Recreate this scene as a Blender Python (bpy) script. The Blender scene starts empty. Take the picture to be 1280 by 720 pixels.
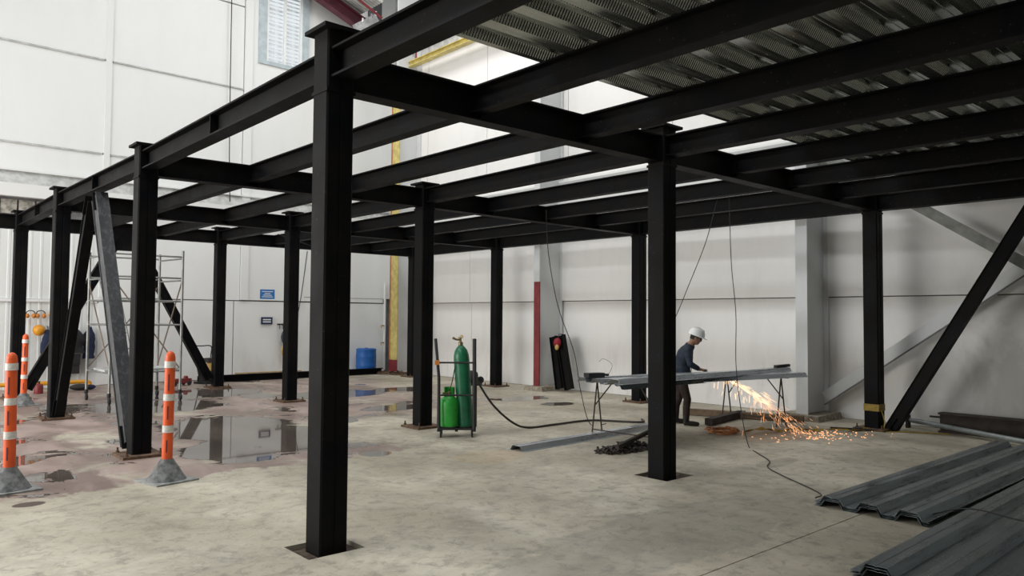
import bpy, bmesh, math, random
from mathutils import Vector, Matrix
R = math.radians
random.seed(7)
SC = bpy.context.scene
COL = SC.collection

# ------------------------------------------------------------------ camera
YAW, PITCH, ROLL, FPX = -0.7305, 0.0387, 0.0072, 948.85
cam_d = bpy.data.cameras.new('camera')
cam = bpy.data.objects.new('camera', cam_d)
COL.objects.link(cam)
fw = Vector((-math.sin(YAW) * math.cos(PITCH), math.cos(YAW) * math.cos(PITCH), math.sin(PITCH)))
rt = Vector((math.cos(YAW), math.sin(YAW), 0))
up = rt.cross(fw)
r2 = rt * math.cos(ROLL) + up * math.sin(ROLL)
u2 = -rt * math.sin(ROLL) + up * math.cos(ROLL)
M3 = Matrix((r2, u2, -fw)).transposed()
cam.matrix_world = Matrix.Translation((-2.6426, -4.8985, 1.62)) @ M3.to_4x4()
cam_d.sensor_width = 36.0
cam_d.lens = 36.0 * FPX / 1280.0
cam_d.clip_start = 0.05
cam_d.clip_end = 200
SC.camera = cam

# ------------------------------------------------------------------ world, lamps, exposure
w = bpy.data.worlds.new('sky')
SC.world = w
w.use_nodes = True
w.node_tree.nodes['Background'].inputs[0].default_value = (0.80, 0.88, 1.0, 1)
w.node_tree.nodes['Background'].inputs[1].default_value = 1.0
SC.view_settings.view_transform = 'Standard'
SC.view_settings.look = 'None'
SC.view_settings.exposure = 0.0
SC.view_settings.gamma = 1.0
SC.view_settings.use_curve_mapping = False


def area(name, loc, sx, sy, energy, color=(1, 1, 1), rot=(0, 0, 0)):
    d = bpy.data.lights.new(name, 'AREA')
    d.shape = 'RECTANGLE'
    d.size, d.size_y = sx, sy
    d.energy = energy
    d.color = color
    o = bpy.data.objects.new(name, d)
    o.location = loc
    o.rotation_euler = rot
    COL.objects.link(o)
    return o


# translucent roof strips of the hall (above the frame), daylight; the last is added fill
area('skylight_or_fill_strip', (-5.2, 2.5, 12.2), 2.0, 12, 900, (0.95, 0.99, 1.0))
area('skylight_or_fill_strip', (2.2, 7.0, 12.2), 2.0, 11, 260, (0.97, 0.99, 1.0))
area('skylight_or_fill_strip', (6.6, 7.5, 12.2), 1.6, 11, 520, (1.0, 0.99, 0.97))
area('skylight_or_fill_strip', (-6.5, -6.0, 12.2), 2.0, 6, 330, (0.97, 0.99, 1.0))  # added fill from the camera side, brightens the hall columns' side faces
# tall open loading door in the wall on the left, outside the frame
area('loading_door_daylight', (-9.85, 8.0, 3.0), 5.5, 9.5, 1400, (1.0, 0.975, 0.935), (0, R(-90), 0))


# ------------------------------------------------------------------ materials
class NT:
    def __init__(s, name):
        s.m = bpy.data.materials.new(name)
        s.m.use_nodes = True
        s.t = s.m.node_tree
        s.b = s.t.nodes['Principled BSDF']
        s.co = s.t.nodes.new('ShaderNodeTexCoord')

    def n(s, kind, **kw):
        nd = s.t.nodes.new(kind)
        for k, v in kw.items():
            setattr(nd, k, v)
        return nd

    def lk(s, a, b):
        s.t.links.new(a, b)

    def setin(s, sock, v):
        if hasattr(v, 'is_linked') or isinstance(v, bpy.types.NodeSocket):
            s.lk(v, sock)
        elif isinstance(v, (tuple, list)) and len(v) == 3 and sock.type == 'RGBA':
            sock.default_value = (*v, 1)
        else:
            sock.default_value = v

    def math(s, op, a, b=0.0, clamp=False):
        nd = s.n('ShaderNodeMath', operation=op, use_clamp=clamp)
        s.setin(nd.inputs[0], a)
        s.setin(nd.inputs[1], b)
        return nd.outputs[0]

    def sstep(s, v, a, b, lo=0.0, hi=1.0):
        nd = s.n('ShaderNodeMapRange', interpolation_type='SMOOTHSTEP')
        s.setin(nd.inputs[0], v)
        nd.inputs[1].default_value, nd.inputs[2].default_value = a, b
        nd.inputs[3].default_value, nd.inputs[4].default_value = lo, hi
        return nd.outputs[0]

    def noise(s, scale, detail=4, rough=0.55, dist=0.0, vec=None, sc3=None):
        nd = s.n('ShaderNodeTexNoise')
        nd.inputs['Scale'].default_value = scale
        nd.inputs['Detail'].default_value = detail
        nd.inputs['Roughness'].default_value = rough
        nd.inputs['Distortion'].default_value = dist
        v = vec if vec is not None else s.co.outputs['Object']
        if sc3:
            mp = s.n('ShaderNodeMapping')
            mp.inputs['Scale'].default_value = sc3
            s.lk(v, mp.inputs['Vector'])
            v = mp.outputs[0]
        s.lk(v, nd.inputs['Vector'])
        return nd.outputs['Fac']

    def mix(s, f, a, b):
        nd = s.n('ShaderNodeMix', data_type='RGBA')
        s.setin(nd.inputs[0], f)
        s.setin(nd.inputs[6], a)
        s.setin(nd.inputs[7], b)
        return nd.outputs[2]

    def bump(s, h, strength=0.3, dist=0.01):
        nd = s.n('ShaderNodeBump')
        nd.inputs['Strength'].default_value = strength
        nd.inputs['Distance'].default_value = dist
        s.lk(h, nd.inputs['Height'])
        s.lk(nd.outputs[0], s.b.inputs['Normal'])

    def out(s, color=None, rough=None, metal=None, spec=None):
        if color is not None:
            s.setin(s.b.inputs['Base Color'], color)
        if rough is not None:
            s.setin(s.b.inputs['Roughness'], rough)
        if metal is not None:
            s.setin(s.b.inputs['Metallic'], metal)
        if spec is not None:
            s.b.inputs['Specular IOR Level'].default_value = spec
        return s.m


def plain(name, c, rough=0.6, metal=0.0, var=0.25, scale=6.0, bump=0.0):
    t = NT(name)
    f = t.noise(scale, 5, 0.6)
    dark = tuple(x * (1 - var) for x in c)
    lite = tuple(min(1, x * (1 + var * 0.6)) for x in c)
    col = t.mix(t.sstep(f, 0.3, 0.7), dark, lite)
    if bump:
        t.bump(t.noise(scale * 12, 4), bump, 0.004)
    return t.out(col, rough, metal)


def emis(name, c, s):
    t = NT(name)
    t.b.inputs['Emission Color'].default_value = (*c, 1)
    t.b.inputs['Emission Strength'].default_value = s
    return t.out((c[0] * .5, c[1] * .5, c[2] * .5), 0.6)


def steel_paint():
    t = NT('black_steel_paint')
    big = t.noise(2.2, 4, 0.6)
    base = t.mix(t.sstep(big, 0.35, 0.7), (0.0035, 0.004, 0.0055), (0.0095, 0.0085, 0.0075))
    fine = t.noise(38, 5, 0.7)
    scuff = t.math('MULTIPLY', t.sstep(fine, 0.60, 0.70), t.sstep(t.noise(3.1, 3), 0.45, 0.65))
    col = t.mix(t.math('MULTIPLY', scuff, 0.55), base, (0.11, 0.10, 0.09))
    t.bump(fine, 0.12, 0.003)
    return t.out(col, t.sstep(big, 0.3, 0.7, 0.48, 0.66), 0.0, 0.09)


def grey_or_lit_steel():
    t = NT('scuffed_grey_or_lit_steel')
    f = t.noise(22, 6, 0.7, sc3=(1, 1, 0.25))
    g = t.noise(3, 3)
    col = t.mix(t.sstep(f, 0.45, 0.75), (0.035, 0.038, 0.042), (0.13, 0.135, 0.14))
    col = t.mix(t.math('MULTIPLY', g, 0.4), col, (0.02, 0.02, 0.023))
    return t.out(col, 0.6)


def rust_mat():
    t = NT('rusty_plate')
    f = t.noise(14, 6, 0.7)
    col = t.mix(t.sstep(f, 0.35, 0.65), (0.06, 0.036, 0.022), (0.18, 0.105, 0.06))
    return t.out(col, 0.85)


def galv(name, lo, hi, emboss=0.0, metal=0.75, rg=(0.32, 0.5)):
    t = NT(name)
    f = t.noise(5, 5, 0.65, sc3=(0.25, 3, 3))
    g = t.noise(26, 3, 0.6)
    col = t.mix(t.sstep(f, 0.3, 0.7), lo, hi)
    col = t.mix(t.math('MULTIPLY', t.sstep(g, 0.5, 0.8), 0.3), col, tuple(x * 1.35 for x in hi))
    if emboss:
        wv = t.n('ShaderNodeTexWave', wave_type='BANDS', bands_direction='X')
        wv.inputs['Scale'].default_value = 13.0
        t.lk(t.co.outputs['Object'], wv.inputs['Vector'])
        ge = t.n('ShaderNodeNewGeometry')
        sp = t.n('ShaderNodeSeparateXYZ')
        t.lk(ge.outputs['True Normal'], sp.inputs[0])
        slope = t.sstep(t.math('ABSOLUTE', sp.outputs[2]), 0.97, 0.8)
        t.bump(t.math('MULTIPLY', wv.outputs['Fac'], slope), emboss, 0.012)
    return t.out(col, t.sstep(f, 0.3, 0.7, *rg), metal)


def floor_mat():
    t = NT('stained_concrete')
    sp = t.n('ShaderNodeSeparateXYZ')
    t.lk(t.co.outputs['Object'], sp.inputs[0])
    X, Y = sp.outputs[0], sp.outputs[1]
    n1 = t.noise(0.55, 5, 0.6, 0.4)
    n2 = t.noise(2.6, 6, 0.65, 0.6)
    n3 = t.noise(24, 6, 0.7)
    n4 = t.noise(1.1, 4, 0.6, 0.8, sc3=(1.0, 0.5, 1))
    col = t.mix(t.sstep(n1, 0.35, 0.68), (0.385, 0.345, 0.265), (0.585, 0.54, 0.435))
    col = t.mix(t.math('MULTIPLY', t.sstep(n2, 0.47, 0.72), 0.45), col, (0.22, 0.20, 0.165))
    col = t.mix(t.math('MULTIPLY', t.sstep(n4, 0.55, 0.75), 0.35), col, (0.54, 0.515, 0.45))
    col = t.mix(t.math('MULTIPLY', t.sstep(n3, 0.55, 0.8), 0.25), col, (0.24, 0.22, 0.19))
    n6 = t.noise(7.5, 8, 0.75, 0.5)
    col = t.mix(t.math('MULTIPLY', t.sstep(n6, 0.48, 0.64), 0.55), col, (0.205, 0.185, 0.15))
    n7 = t.noise(1.3, 8, 0.72, 1.2)
    col = t.mix(t.math('MULTIPLY', t.sstep(n7, 0.52, 0.66), 0.35), col, (0.235, 0.205, 0.165))
    n8 = t.noise(60, 3, 0.6)
    col = t.mix(t.math('MULTIPLY', t.sstep(n8, 0.58, 0.68), 0.45), col, (0.62, 0.59, 0.52))
    # drag marks
    n5 = t.noise(3.0, 5, 0.6, 0.3, sc3=(0.35, 2.2, 1))
    col = t.mix(t.math('MULTIPLY', t.sstep(n5, 0.56, 0.72), 0.3), col, (0.27, 0.25, 0.22))
    # wet, pink stained part of the slab behind the front columns
    wob = t.math('MULTIPLY', t.math('SUBTRACT', n2, 0.5), 1.1)
    Yw = t.math('ADD', Y, wob)
    Xw = t.math('ADD', X, t.math('MULTIPLY', t.math('SUBTRACT', n1, 0.5), 5.0))
    zone = t.math('MULTIPLY', t.sstep(Yw, 2.85, 2.97), t.sstep(Xw, 3.4, 2.0))
    far = t.math('MULTIPLY', t.sstep(Yw, 5.2, 6.6), t.sstep(Xw, 8.2, 6.0))
    zone = t.math('MAXIMUM', zone, far)
    pink = t.mix(t.sstep(n4, 0.4, 0.65), (0.20, 0.135, 0.12), (0.42, 0.31, 0.28))
    pmask = t.math('MULTIPLY', zone, t.sstep(t.noise(0.9, 6, 0.65, 1.0), 0.34, 0.50))
    col = t.mix(t.math('MULTIPLY', pmask, 0.85), col, pink)

    # puddles: a few ellipses with ragged rims, plus random damp patches
    def ell(cx, cy, rx, ry, rag=0.55):
        a = t.math('DIVIDE', t.math('SUBTRACT', X, cx), rx)
        b = t.math('DIVIDE', t.math('SUBTRACT', Y, cy), ry)
        d = t.math('ADD', t.math('MULTIPLY', a, a), t.math('MULTIPLY', b, b))
        d = t.math('ADD', d, t.math('MULTIPLY', t.math('SUBTRACT', t.noise(1.7, 8, 0.68, 0.6, sc3=(0.8, 1.3, 1)), 0.5), 4 * rag))
        return t.sstep(d, 1.0, 0.86)
    pud = ell(1.75, 5.6, 0.95, 2.0, 0.75)
    for a in ((0.9, 4.1, 0.5, 0.75, 0.6), (3.3, 6.0, 0.35, 0.6, 0.4), (5.3, 9.4, 1.1, 0.8, 0.5), (6.9, 9.4, 0.7, 0.5, 0.5),
              (1.7, 9.4, 1.2, 1.0, 0.6), (4.9, 6.6, 0.7, 0.4, 0.5), (7.9, 6.3, 0.5, 0.3, 0.9), (7.6, 5.2, 0.45, 0.25, 0.9), (2.2, 2.9, 0.2, 0.2, 0.2), (3.0, 11.2, 1.4, 1.0, 0.6)):
        pud = t.math('MAXIMUM', pud, ell(*a))
    rnd = t.math('MULTIPLY', t.sstep(t.noise(0.8, 5, 0.6, 0.7), 0.56, 0.58), zone)
    pud = t.math('MAXIMUM', pud, rnd)
    col = t.mix(t.math('MULTIPLY', pud, 0.8), col, (0.075, 0.064, 0.056))
    # orange stains on the dry slab
    col = t.mix(t.math('MULTIPLY', ell(3.1, 1.9, 0.5, 0.35, 0.4), 0.25), col, (0.50, 0.33, 0.17))
    # deck shade painted as a darker swath across the middle foreground
    col = t.mix(t.math('MULTIPLY', ell(2.2, -1.4, 1.9, 0.55, 0.5), 0.35), col, (0.22, 0.21, 0.19))
    col = t.mix(t.math('MULTIPLY', ell(7.3, 0.55, 0.9, 0.35, 0.5), 0.4), col, (0.25, 0.15, 0.09))
    col = t.mix(t.math('MULTIPLY', ell(5.3, -0.45, 0.45, 0.12, 1.2), 0.3), col, (0.10, 0.07, 0.055))
    col = t.mix(ell(-1.34, 2.7, 0.13, 0.1, 0.2), col, (0.09, 0.06, 0.05))
    rough = t.math('SUBTRACT', 0.68, t.math('MULTIPLY', pud, 0.61))
    damp = t.math('MULTIPLY', zone, 0.2)
    rough = t.math('MAXIMUM', t.math('SUBTRACT', rough, damp), 0.03)
    t.bump(t.math('MULTIPLY', t.math('ADD', n3, n2), t.math('SUBTRACT', 1.0, pud)), 0.3, 0.012)
    return t.out(col, rough, 0.0, 0.5)


def wall_mat(name, c, dirt=(0.5, 0.48, 0.44), amt=0.25, grime=False):
    t = NT(name)
    sp = t.n('ShaderNodeSeparateXYZ')
    ge = t.n('ShaderNodeNewGeometry')
    t.lk(ge.outputs['Position'], sp.inputs[0])
    pos = ge.outputs['Position']
    n1 = t.noise(0.7, 5, 0.6, vec=pos)
    n2 = t.noise(3.0, 5, 0.65, vec=pos, sc3=(1, 1, 0.25))
    low = t.sstep(sp.outputs[2], 1.4, 0.0)
    col = t.mix(t.math('MULTIPLY', t.sstep(n1, 0.4, 0.75), amt * 0.5), c, tuple(x * 0.86 for x in c))
    m = t.math('MULTIPLY', t.sstep(n2, 0.45, 0.8), t.math('ADD', amt * 0.3, t.math('MULTIPLY', low, amt)))
    col = t.mix(m, col, dirt)
    speck = t.math('MULTIPLY', t.sstep(t.noise(30, 4, 0.7, vec=pos), 0.68, 0.74), t.math('MULTIPLY', low, 0.6))
    col = t.mix(speck, col, (0.12, 0.11, 0.10))
    if grime:
        gy = t.sstep(sp.outputs[1], 0.2, -1.6)
        gz = t.math('MULTIPLY', t.sstep(sp.outputs[2], 2.9, 1.2), 1.0)
        gn = t.sstep(t.noise(0.9, 5, 0.6, 0.8, vec=pos), 0.38, 0.62)
        col = t.mix(t.math('MULTIPLY', t.math('MULTIPLY', gy, gz), t.math('ADD', t.math('MULTIPLY', gn, 0.45), 0.25)), col, (0.30, 0.31, 0.28))
    return t.out(col, 0.55)


M = {}
M['steel'] = steel_paint()
M['grey_or_lit_steel'] = grey_or_lit_steel()  # plain grey on the roof post, a painted lit face on the brace
M['rust'] = rust_mat()
M['deck'] = galv('galvanised_deck', (0.30, 0.33, 0.315), (0.58, 0.61, 0.58), 1.0, 0.92, (0.12, 0.28))
M['sheet'] = galv('dark_galvanised_sheet', (0.10, 0.125, 0.135), (0.26, 0.31, 0.33), 0.2, 0.9, (0.22, 0.42))
M['sheet_lite'] = galv('bright_galvanised_sheet', (0.42, 0.46, 0.50), (0.62, 0.66, 0.70), 0.3, 0.85, (0.22, 0.4))
M['floor'] = floor_mat()
M['wall'] = wall_mat('white_wall_panel', (0.82, 0.835, 0.83))
M['wall_r'] = wall_mat('white_precast_panel', (0.85, 0.84, 0.825), (0.42, 0.40, 0.37), 0.4, True)
M['wall_back'] = plain('grey_back_wall', (0.24, 0.24, 0.235), 0.8)
M['joint'] = plain('joint_shadow_gap', (0.18, 0.18, 0.18), 0.9)
M['ribbed'] = wall_mat('ribbed_white_sheet', (0.74, 0.76, 0.75))
M['trim'] = wall_mat('white_trim', (0.79, 0.80, 0.79))
M['trim_grey_or_shade'] = plain('grey_or_painted_shade', (0.52, 0.53, 0.52), 0.6)  # also serves as painted shade on gutter slopes and upper wall
M['ceiling'] = plain('grey_roof_sheet', (0.2, 0.2, 0.2), 0.8)
M['vent'] = plain('weathered_vent_block', (0.36, 0.34, 0.30), 0.9, var=0.5, scale=9)
M['pit'] = plain('brown_pit_earth', (0.085, 0.06, 0.042), 0.95, var=0.5, scale=20)
M['portal'] = wall_mat('grey_white_column_paint', (0.66, 0.68, 0.69), (0.4, 0.4, 0.4), 0.35)
M['yellow'] = plain('yellow_paint', (0.62, 0.51, 0.17), 0.5)
M['orange_rust'] = plain('orange_edge', (0.42, 0.17, 0.06), 0.6)
M['red'] = plain('red_paint', (0.22, 0.025, 0.03), 0.5)
M['maroon'] = plain('maroon_paint', (0.10, 0.018, 0.035), 0.55)
M['conc'] = plain('rough_footing_concrete', (0.34, 0.30, 0.24), 0.95, var=0.45, scale=16, bump=0.5)
M['win_frame'] = plain('blue_grey_window_frame', (0.48, 0.56, 0.60), 0.5, var=0.15)
M['win_white'] = plain('white_window_bar', (0.85, 0.87, 0.87), 0.5, var=0.05)
M['pane'] = emis('daylit_pane', (0.92, 0.97, 1.0), 0.62)
M['slat'] = plain('louvre_slat', (0.70, 0.73, 0.75), 0.3, var=0.3, scale=3)
M['orange'] = plain('orange_plastic', (0.80, 0.11, 0.02), 0.45, var=0.12)
M['reflect'] = plain('white_reflective_band', (0.72, 0.70, 0.66), 0.35, var=0.2, scale=30)
M['rubber'] = plain('dusty_grey_rubber', (0.16, 0.165, 0.165), 0.8, var=0.6, scale=14)
M['rubber_lite'] = plain('pale_dusty_base', (0.30, 0.31, 0.30), 0.8, var=0.4, scale=10)
M['black'] = plain('black_rubber', (0.018, 0.018, 0.02), 0.6)
M['dark'] = plain('dark_grime', (0.035, 0.03, 0.028), 0.8)
M['green'] = plain('dark_green_enamel', (0.008, 0.135, 0.06), 0.35, var=0.25)
M['green_lite'] = plain('bright_green_enamel', (0.03, 0.40, 0.05), 0.4, var=0.25)
M['brass'] = plain('dull_brass', (0.35, 0.27, 0.15), 0.4, 0.8)
M['orange_tape'] = plain('orange_clamp', (0.55, 0.20, 0.03), 0.6)
M['blue'] = plain('blue_plastic', (0.015, 0.13, 0.46), 0.45, var=0.15)
M['alu'] = plain('scaffold_aluminium', (0.30, 0.31, 0.30), 0.45, 0.6)
M['brown_tube'] = plain('weathered_tube', (0.22, 0.17, 0.13), 0.6)
M['wood'] = plain('tan_plank', (0.50, 0.36, 0.20), 0.8)
M['timber'] = plain('brown_timber', (0.20, 0.14, 0.09), 0.85, var=0.4)
M['sign_blue'] = plain('blue_sign_face', (0.02, 0.17, 0.48), 0.5, var=0.1)
M['sign_navy'] = plain('navy_sign_face', (0.012, 0.03, 0.10), 0.5, var=0.1)
M['sign_ink'] = plain('white_sign_ink', (0.8, 0.82, 0.82), 0.5, var=0.05)
M['skin'] = plain('skin', (0.30, 0.16, 0.095), 0.55, var=0.1)
M['jacket'] = plain('navy_work_jacket', (0.012, 0.022, 0.040), 0.8, var=0.45, scale=14, bump=0.4)
M['trousers'] = plain('dark_brown_trousers', (0.035, 0.022, 0.018), 0.85, var=0.4, scale=14, bump=0.3)
M['boot'] = plain('black_boot_leather', (0.012, 0.011, 0.010), 0.5)
M['hat'] = plain('white_helmet_shell', (0.82, 0.83, 0.82), 0.3, var=0.05)
M['glass_dark'] = plain('dark_goggle_lens', (0.01, 0.01, 0.012), 0.15)
M['hair'] = plain('black_hair', (0.01, 0.008, 0.007), 0.7)
M['spark'] = emis('hot_spark', (1.0, 0.58, 0.27), 4)
M['spark_dim'] = emis('cooling_spark', (1.0, 0.46, 0.2), 2.2)
M['caution'] = plain('yellow_caution_tape', (0.34, 0.23, 0.02), 0.5, var=0.3, scale=20)
M['hose'] = plain('black_brown_hose', (0.03, 0.022, 0.018), 0.5)
M['helmet_y'] = plain('yellow_plastic_shell', (0.75, 0.33, 0.02), 0.4, var=0.1)
M['muff'] = plain('orange_ear_cup', (0.55, 0.20, 0.02), 0.5)
M['cloth_navy'] = plain('navy_cloth', (0.015, 0.022, 0.06), 0.9, var=0.4, scale=12)
M['cloth_grey'] = plain('grey_blue_cloth', (0.07, 0.09, 0.11), 0.9, var=0.5, scale=12)
M['red_bag'] = plain('red_cloth', (0.32, 0.01, 0.03), 0.7)
M['gold'] = plain('tan_leather', (0.55, 0.36, 0.12), 0.6)
M['i_rust'] = plain('brown_black_beam', (0.035, 0.026, 0.022), 0.8, var=0.5)
M['pipe_grey'] = plain('grey_pipe', (0.25, 0.28, 0.28), 0.4, 0.4)
M['brace_olive'] = plain('olive_grey_brace', (0.27, 0.28, 0.26), 0.6)
M['duct'] = plain('silver_duct', (0.55, 0.56, 0.58), 0.4, 0.5)


# ------------------------------------------------------------------ mesh helpers
class MB:
    def __init__(s):
        s.v, s.f = [], []

    def add(s, vs, fs):
        k = len(s.v)
        s.v += [tuple(v) for v in vs]
        s.f += [tuple(i + k for i in f) for f in fs]
        return s

    def box(s, x0, x1, y0, y1, z0, z1, mat=None):
        vs = [Vector((x, y, z)) for z in (z0, z1) for y in (y0, y1) for x in (x0, x1)]
        if mat is not None:
            vs = [mat @ v for v in vs]
        return s.add(vs, [(0, 2, 3, 1), (4, 5, 7, 6), (0, 1, 5, 4), (2, 6, 7, 3), (0, 4, 6, 2), (1, 3, 7, 5)])

    def bar(s, a, b, w, h=None, upv=(0, 0, 1)):
        """rectangular bar from a to b, w across, h along up"""
        h = h or w
        a, b = Vector(a), Vector(b)
        d = (b - a).normalized()
        x = d.cross(Vector(upv))
        if x.length < 1e-5:
            x = d.cross(Vector((1, 0, 0)))
        x.normalize()
        y = x.cross(d)
        vs = [p + x * (i * w / 2) + y * (j * h / 2) for p in (a, b) for i, j in ((-1, -1), (1, -1), (1, 1), (-1, 1))]
        return s.add(vs, [(0, 1, 2, 3)[::-1], (4, 5, 6, 7), (0, 1, 5, 4), (1, 2, 6, 5), (2, 3, 7, 6), (3, 0, 4, 7)])

    def tube(s, pts, r, n=8, cap=True):
        pts = [Vector(p) for p in pts]
        m = len(pts)
        rs = r if isinstance(r, (list, tuple)) else [r] * m
        vs, fs = [], []
        prev = None
        for i, p in enumerate(pts):
            d = (pts[min(i + 1, m - 1)] - pts[max(i - 1, 0)])
            d.normalize()
            if prev is None:
                x = d.cross(Vector((0, 0, 1)))
                if x.length < 1e-4:
                    x = d.cross(Vector((1, 0, 0)))
            else:
                x = prev - d * prev.dot(d)
            x.normalize()
            prev = x
            y = d.cross(x)
            for k in range(n):
                a = 2 * math.pi * k / n
                vs.append(p + (x * math.cos(a) + y * math.sin(a)) * rs[i])
        for i in range(m - 1):
            for k in range(n):
                fs.append((i * n + k, i * n + (k + 1) % n, (i + 1) * n + (k + 1) % n, (i + 1) * n + k))
        if cap:
            fs.append(tuple(range(n))[::-1])
            fs.append(tuple((m - 1) * n + k for k in range(n)))
        return s.add(vs, fs)

    def lathe(s, prof, n=20, c=(0, 0, 0), mat=None):
        vs, fs = [], []
        m = len(prof)
        for r, z in prof:
            for k in range(n):
                a = 2 * math.pi * k / n
                v = Vector((c[0] + r * math.cos(a), c[1] + r * math.sin(a), c[2] + z))
                vs.append(mat @ v if mat is not None else v)
        for i in range(m - 1):
            for k in range(n):
                fs.append((i * n + k, i * n + (k + 1) % n, (i + 1) * n + (k + 1) % n, (i + 1) * n + k))
        fs.append(tuple(range(n))[::-1])
        fs.append(tuple((m - 1) * n + k for k in range(n)))
        return s.add(vs, fs)

    def ball(s, c, rx, ry=None, rz=None, n=12, mat=None):
        ry, rz = ry or rx, rz or rx
        vs, fs = [], []
        m = n // 2
        for i in range(1, m):
            t = math.pi * i / m
            for k in range(n):
                a = 2 * math.pi * k / n
                vs.append(Vector((rx * math.sin(t) * math.cos(a), ry * math.sin(t) * math.sin(a), rz * math.cos(t))))
        vs += [Vector((0, 0, rz)), Vector((0, 0, -rz))]
        for i in range(m - 2):
            for k in range(n):
                fs.append((i * n + k, (i + 1) * n + k, (i + 1) * n + (k + 1) % n, i * n + (k + 1) % n))
        T, B = len(vs) - 2, len(vs) - 1
        for k in range(n):
            fs.append((T, k, (k + 1) % n))
            fs.append((B, (m - 2) * n + (k + 1) % n, (m - 2) * n + k))
        mm = mat if mat is not None else Matrix()
        return s.add([mm @ v + Vector(c) for v in vs], fs)

    def prism(s, prof, x0, x1, closed=True):
        """profile in (y,z) run along x"""
        n = len(prof)
        vs = [(x0, y, z) for y, z in prof] + [(x1, y, z) for y, z in prof]
        fs = [(i, (i + 1) % n, n + (i + 1) % n, n + i) for i in range(n)]
        fs += [tuple(range(n))[::-1], tuple(range(n, 2 * n))]
        return s.add(vs, fs)

    def mesh(s, name, mat, smooth=False):
        me = bpy.data.meshes.new(name)
        me.from_pydata(s.v, [], s.f)
        me.materials.append(mat)
        bm = bmesh.new()
        bm.from_mesh(me)
        bmesh.ops.recalc_face_normals(bm, faces=bm.faces)
        bm.to_mesh(me)
        bm.free()
        if smooth:
            for p in me.polygons:
                p.use_smooth = True
            try:
                me.set_sharp_from_angle(angle=R(40))
            except Exception:
                pass
        return me

    def build(s, name, mat, parent=None, smooth=False):
        o = bpy.data.objects.new(name, s.mesh(name, mat, smooth))
        COL.objects.link(o)
        o.parent = parent
        return o


def obj_of(name, me, parent=None, loc=(0, 0, 0), rot=(0, 0, 0)):
    o = bpy.data.objects.new(name, me)
    COL.objects.link(o)
    o.parent = parent
    o.location = loc
    o.rotation_euler = rot
    return o


def tag(o, label, cat, group=None):
    o['label'] = label
    o['category'] = cat
    if group:
        o['group'] = group
    return o


def thing(name, label, cat, loc=(0, 0, 0), rz=0.0, group=None):
    o = bpy.data.objects.new(name, None)
    o.empty_display_size = 0.1
    COL.objects.link(o)
    o.location = loc
    o.rotation_euler = (0, 0, rz)
    return tag(o, label, cat, group)


def struct(o):
    o['kind'] = 'structure'
    return o


def stuff(o):
    o['kind'] = 'stuff'
    return o


def sempty(name):
    o = bpy.data.objects.new(name, None)
    COL.objects.link(o)
    return struct(o)


def smooth_path(pts, n=8):
    """Catmull-Rom through pts"""
    P = [Vector(p) for p in pts]
    P = [P[0] * 2 - P[1]] + P + [P[-1] * 2 - P[-2]]
    out = []
    for i in range(1, len(P) - 2):
        for k in range(n):
            t = k / n
            a, b, c, d = P[i - 1], P[i], P[i + 1], P[i + 2]
            out.append(0.5 * ((2 * b) + (c - a) * t + (2 * a - 5 * b + 4 * c - d) * t * t + (3 * b - a - 3 * c + d) * t ** 3))
    out.append(P[-2])
    return out


# ------------------------------------------------------------------ room shell
WX, WY = 9.8, 14.4          # right wall plane, left (far) wall plane
X0, Y0, ZT = -10.0, -11.0, 12.8
JY = -2.085                  # slab joint line


def build_floor():
    # slab with two column pits and a saw-cut joint
    pits = [(-0.23, 0.20, -0.20, 0.17), (3.60, 4.06, -0.26, 0.16)]
    xs = sorted({X0, WX + .3, *[p[0] for p in pits], *[p[1] for p in pits]})
    ys = sorted({Y0, WY + .3, *[p[2] for p in pits], *[p[3] for p in pits], JY - .005, JY + .005})
    mb = MB()
    for i in range(len(xs) - 1):
        for j in range(len(ys) - 1):
            cx, cy = (xs[i] + xs[i + 1]) / 2, (ys[j] + ys[j + 1]) / 2
            if any(p[0] < cx < p[1] and p[2] < cy < p[3] for p in pits) or abs(cy - JY) < .004:
                continue
            x0, x1, y0, y1 = xs[i], xs[i + 1], ys[j], ys[j + 1]
            mb.box(x0, x1, y0, y1, -0.06, 0.0)
    f = struct(mb.build('floor', M['floor']))
    for p in pits:
        b = MB().box(p[0], p[1], p[2], p[3], -0.08, -0.035)
        b.build('column_pit', M['pit'], f)
    MB().box(X0, WX, JY - .02, JY + .02, -0.05, -0.012).build('slab_joint', M['dark'], f)
    return f


build_floor()


def panel(parent, axis, a0, a1, z0, z1, d0, d1, mat, name='wall_panel', g=0.012):
    """axis 'y': panel on the far wall (spans x), depth in y; axis 'x': on the right wall (spans y)"""
    mb = MB()
    if axis == 'y':
        mb.box(a0 + g, a1 - g, d0, d1, z0 + g, z1 - g)
    else:
        mb.box(d0, d1, a0 + g, a1 - g, z0 + g, z1 - g)
    return mb.build(name, mat, parent)


# --- left (far) wall, y = WY
wl = struct(MB().box(X0, WX + .3, WY + 0.06, WY + 0.3, 0, ZT).build('wall_left', M['joint']))
for a0, a1 in ((X0, -6.2), (-6.2, -2.1), (-2.1, 1.99), (1.99, 5.2)):
    for z0, z1 in ((4.72, 5.33), (5.33, 7.52), (7.52, 9.7), (9.7, ZT)):
        panel(wl, 'y', a0, a1, z0, z1, WY, WY + 0.07, M['wall'], g=0.018)
panel(wl, 'y', 5.2, 5.40, 2.02, ZT, WY - 0.06, WY + 0.07, M['wall'], 'pilaster', 0.0)
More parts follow.
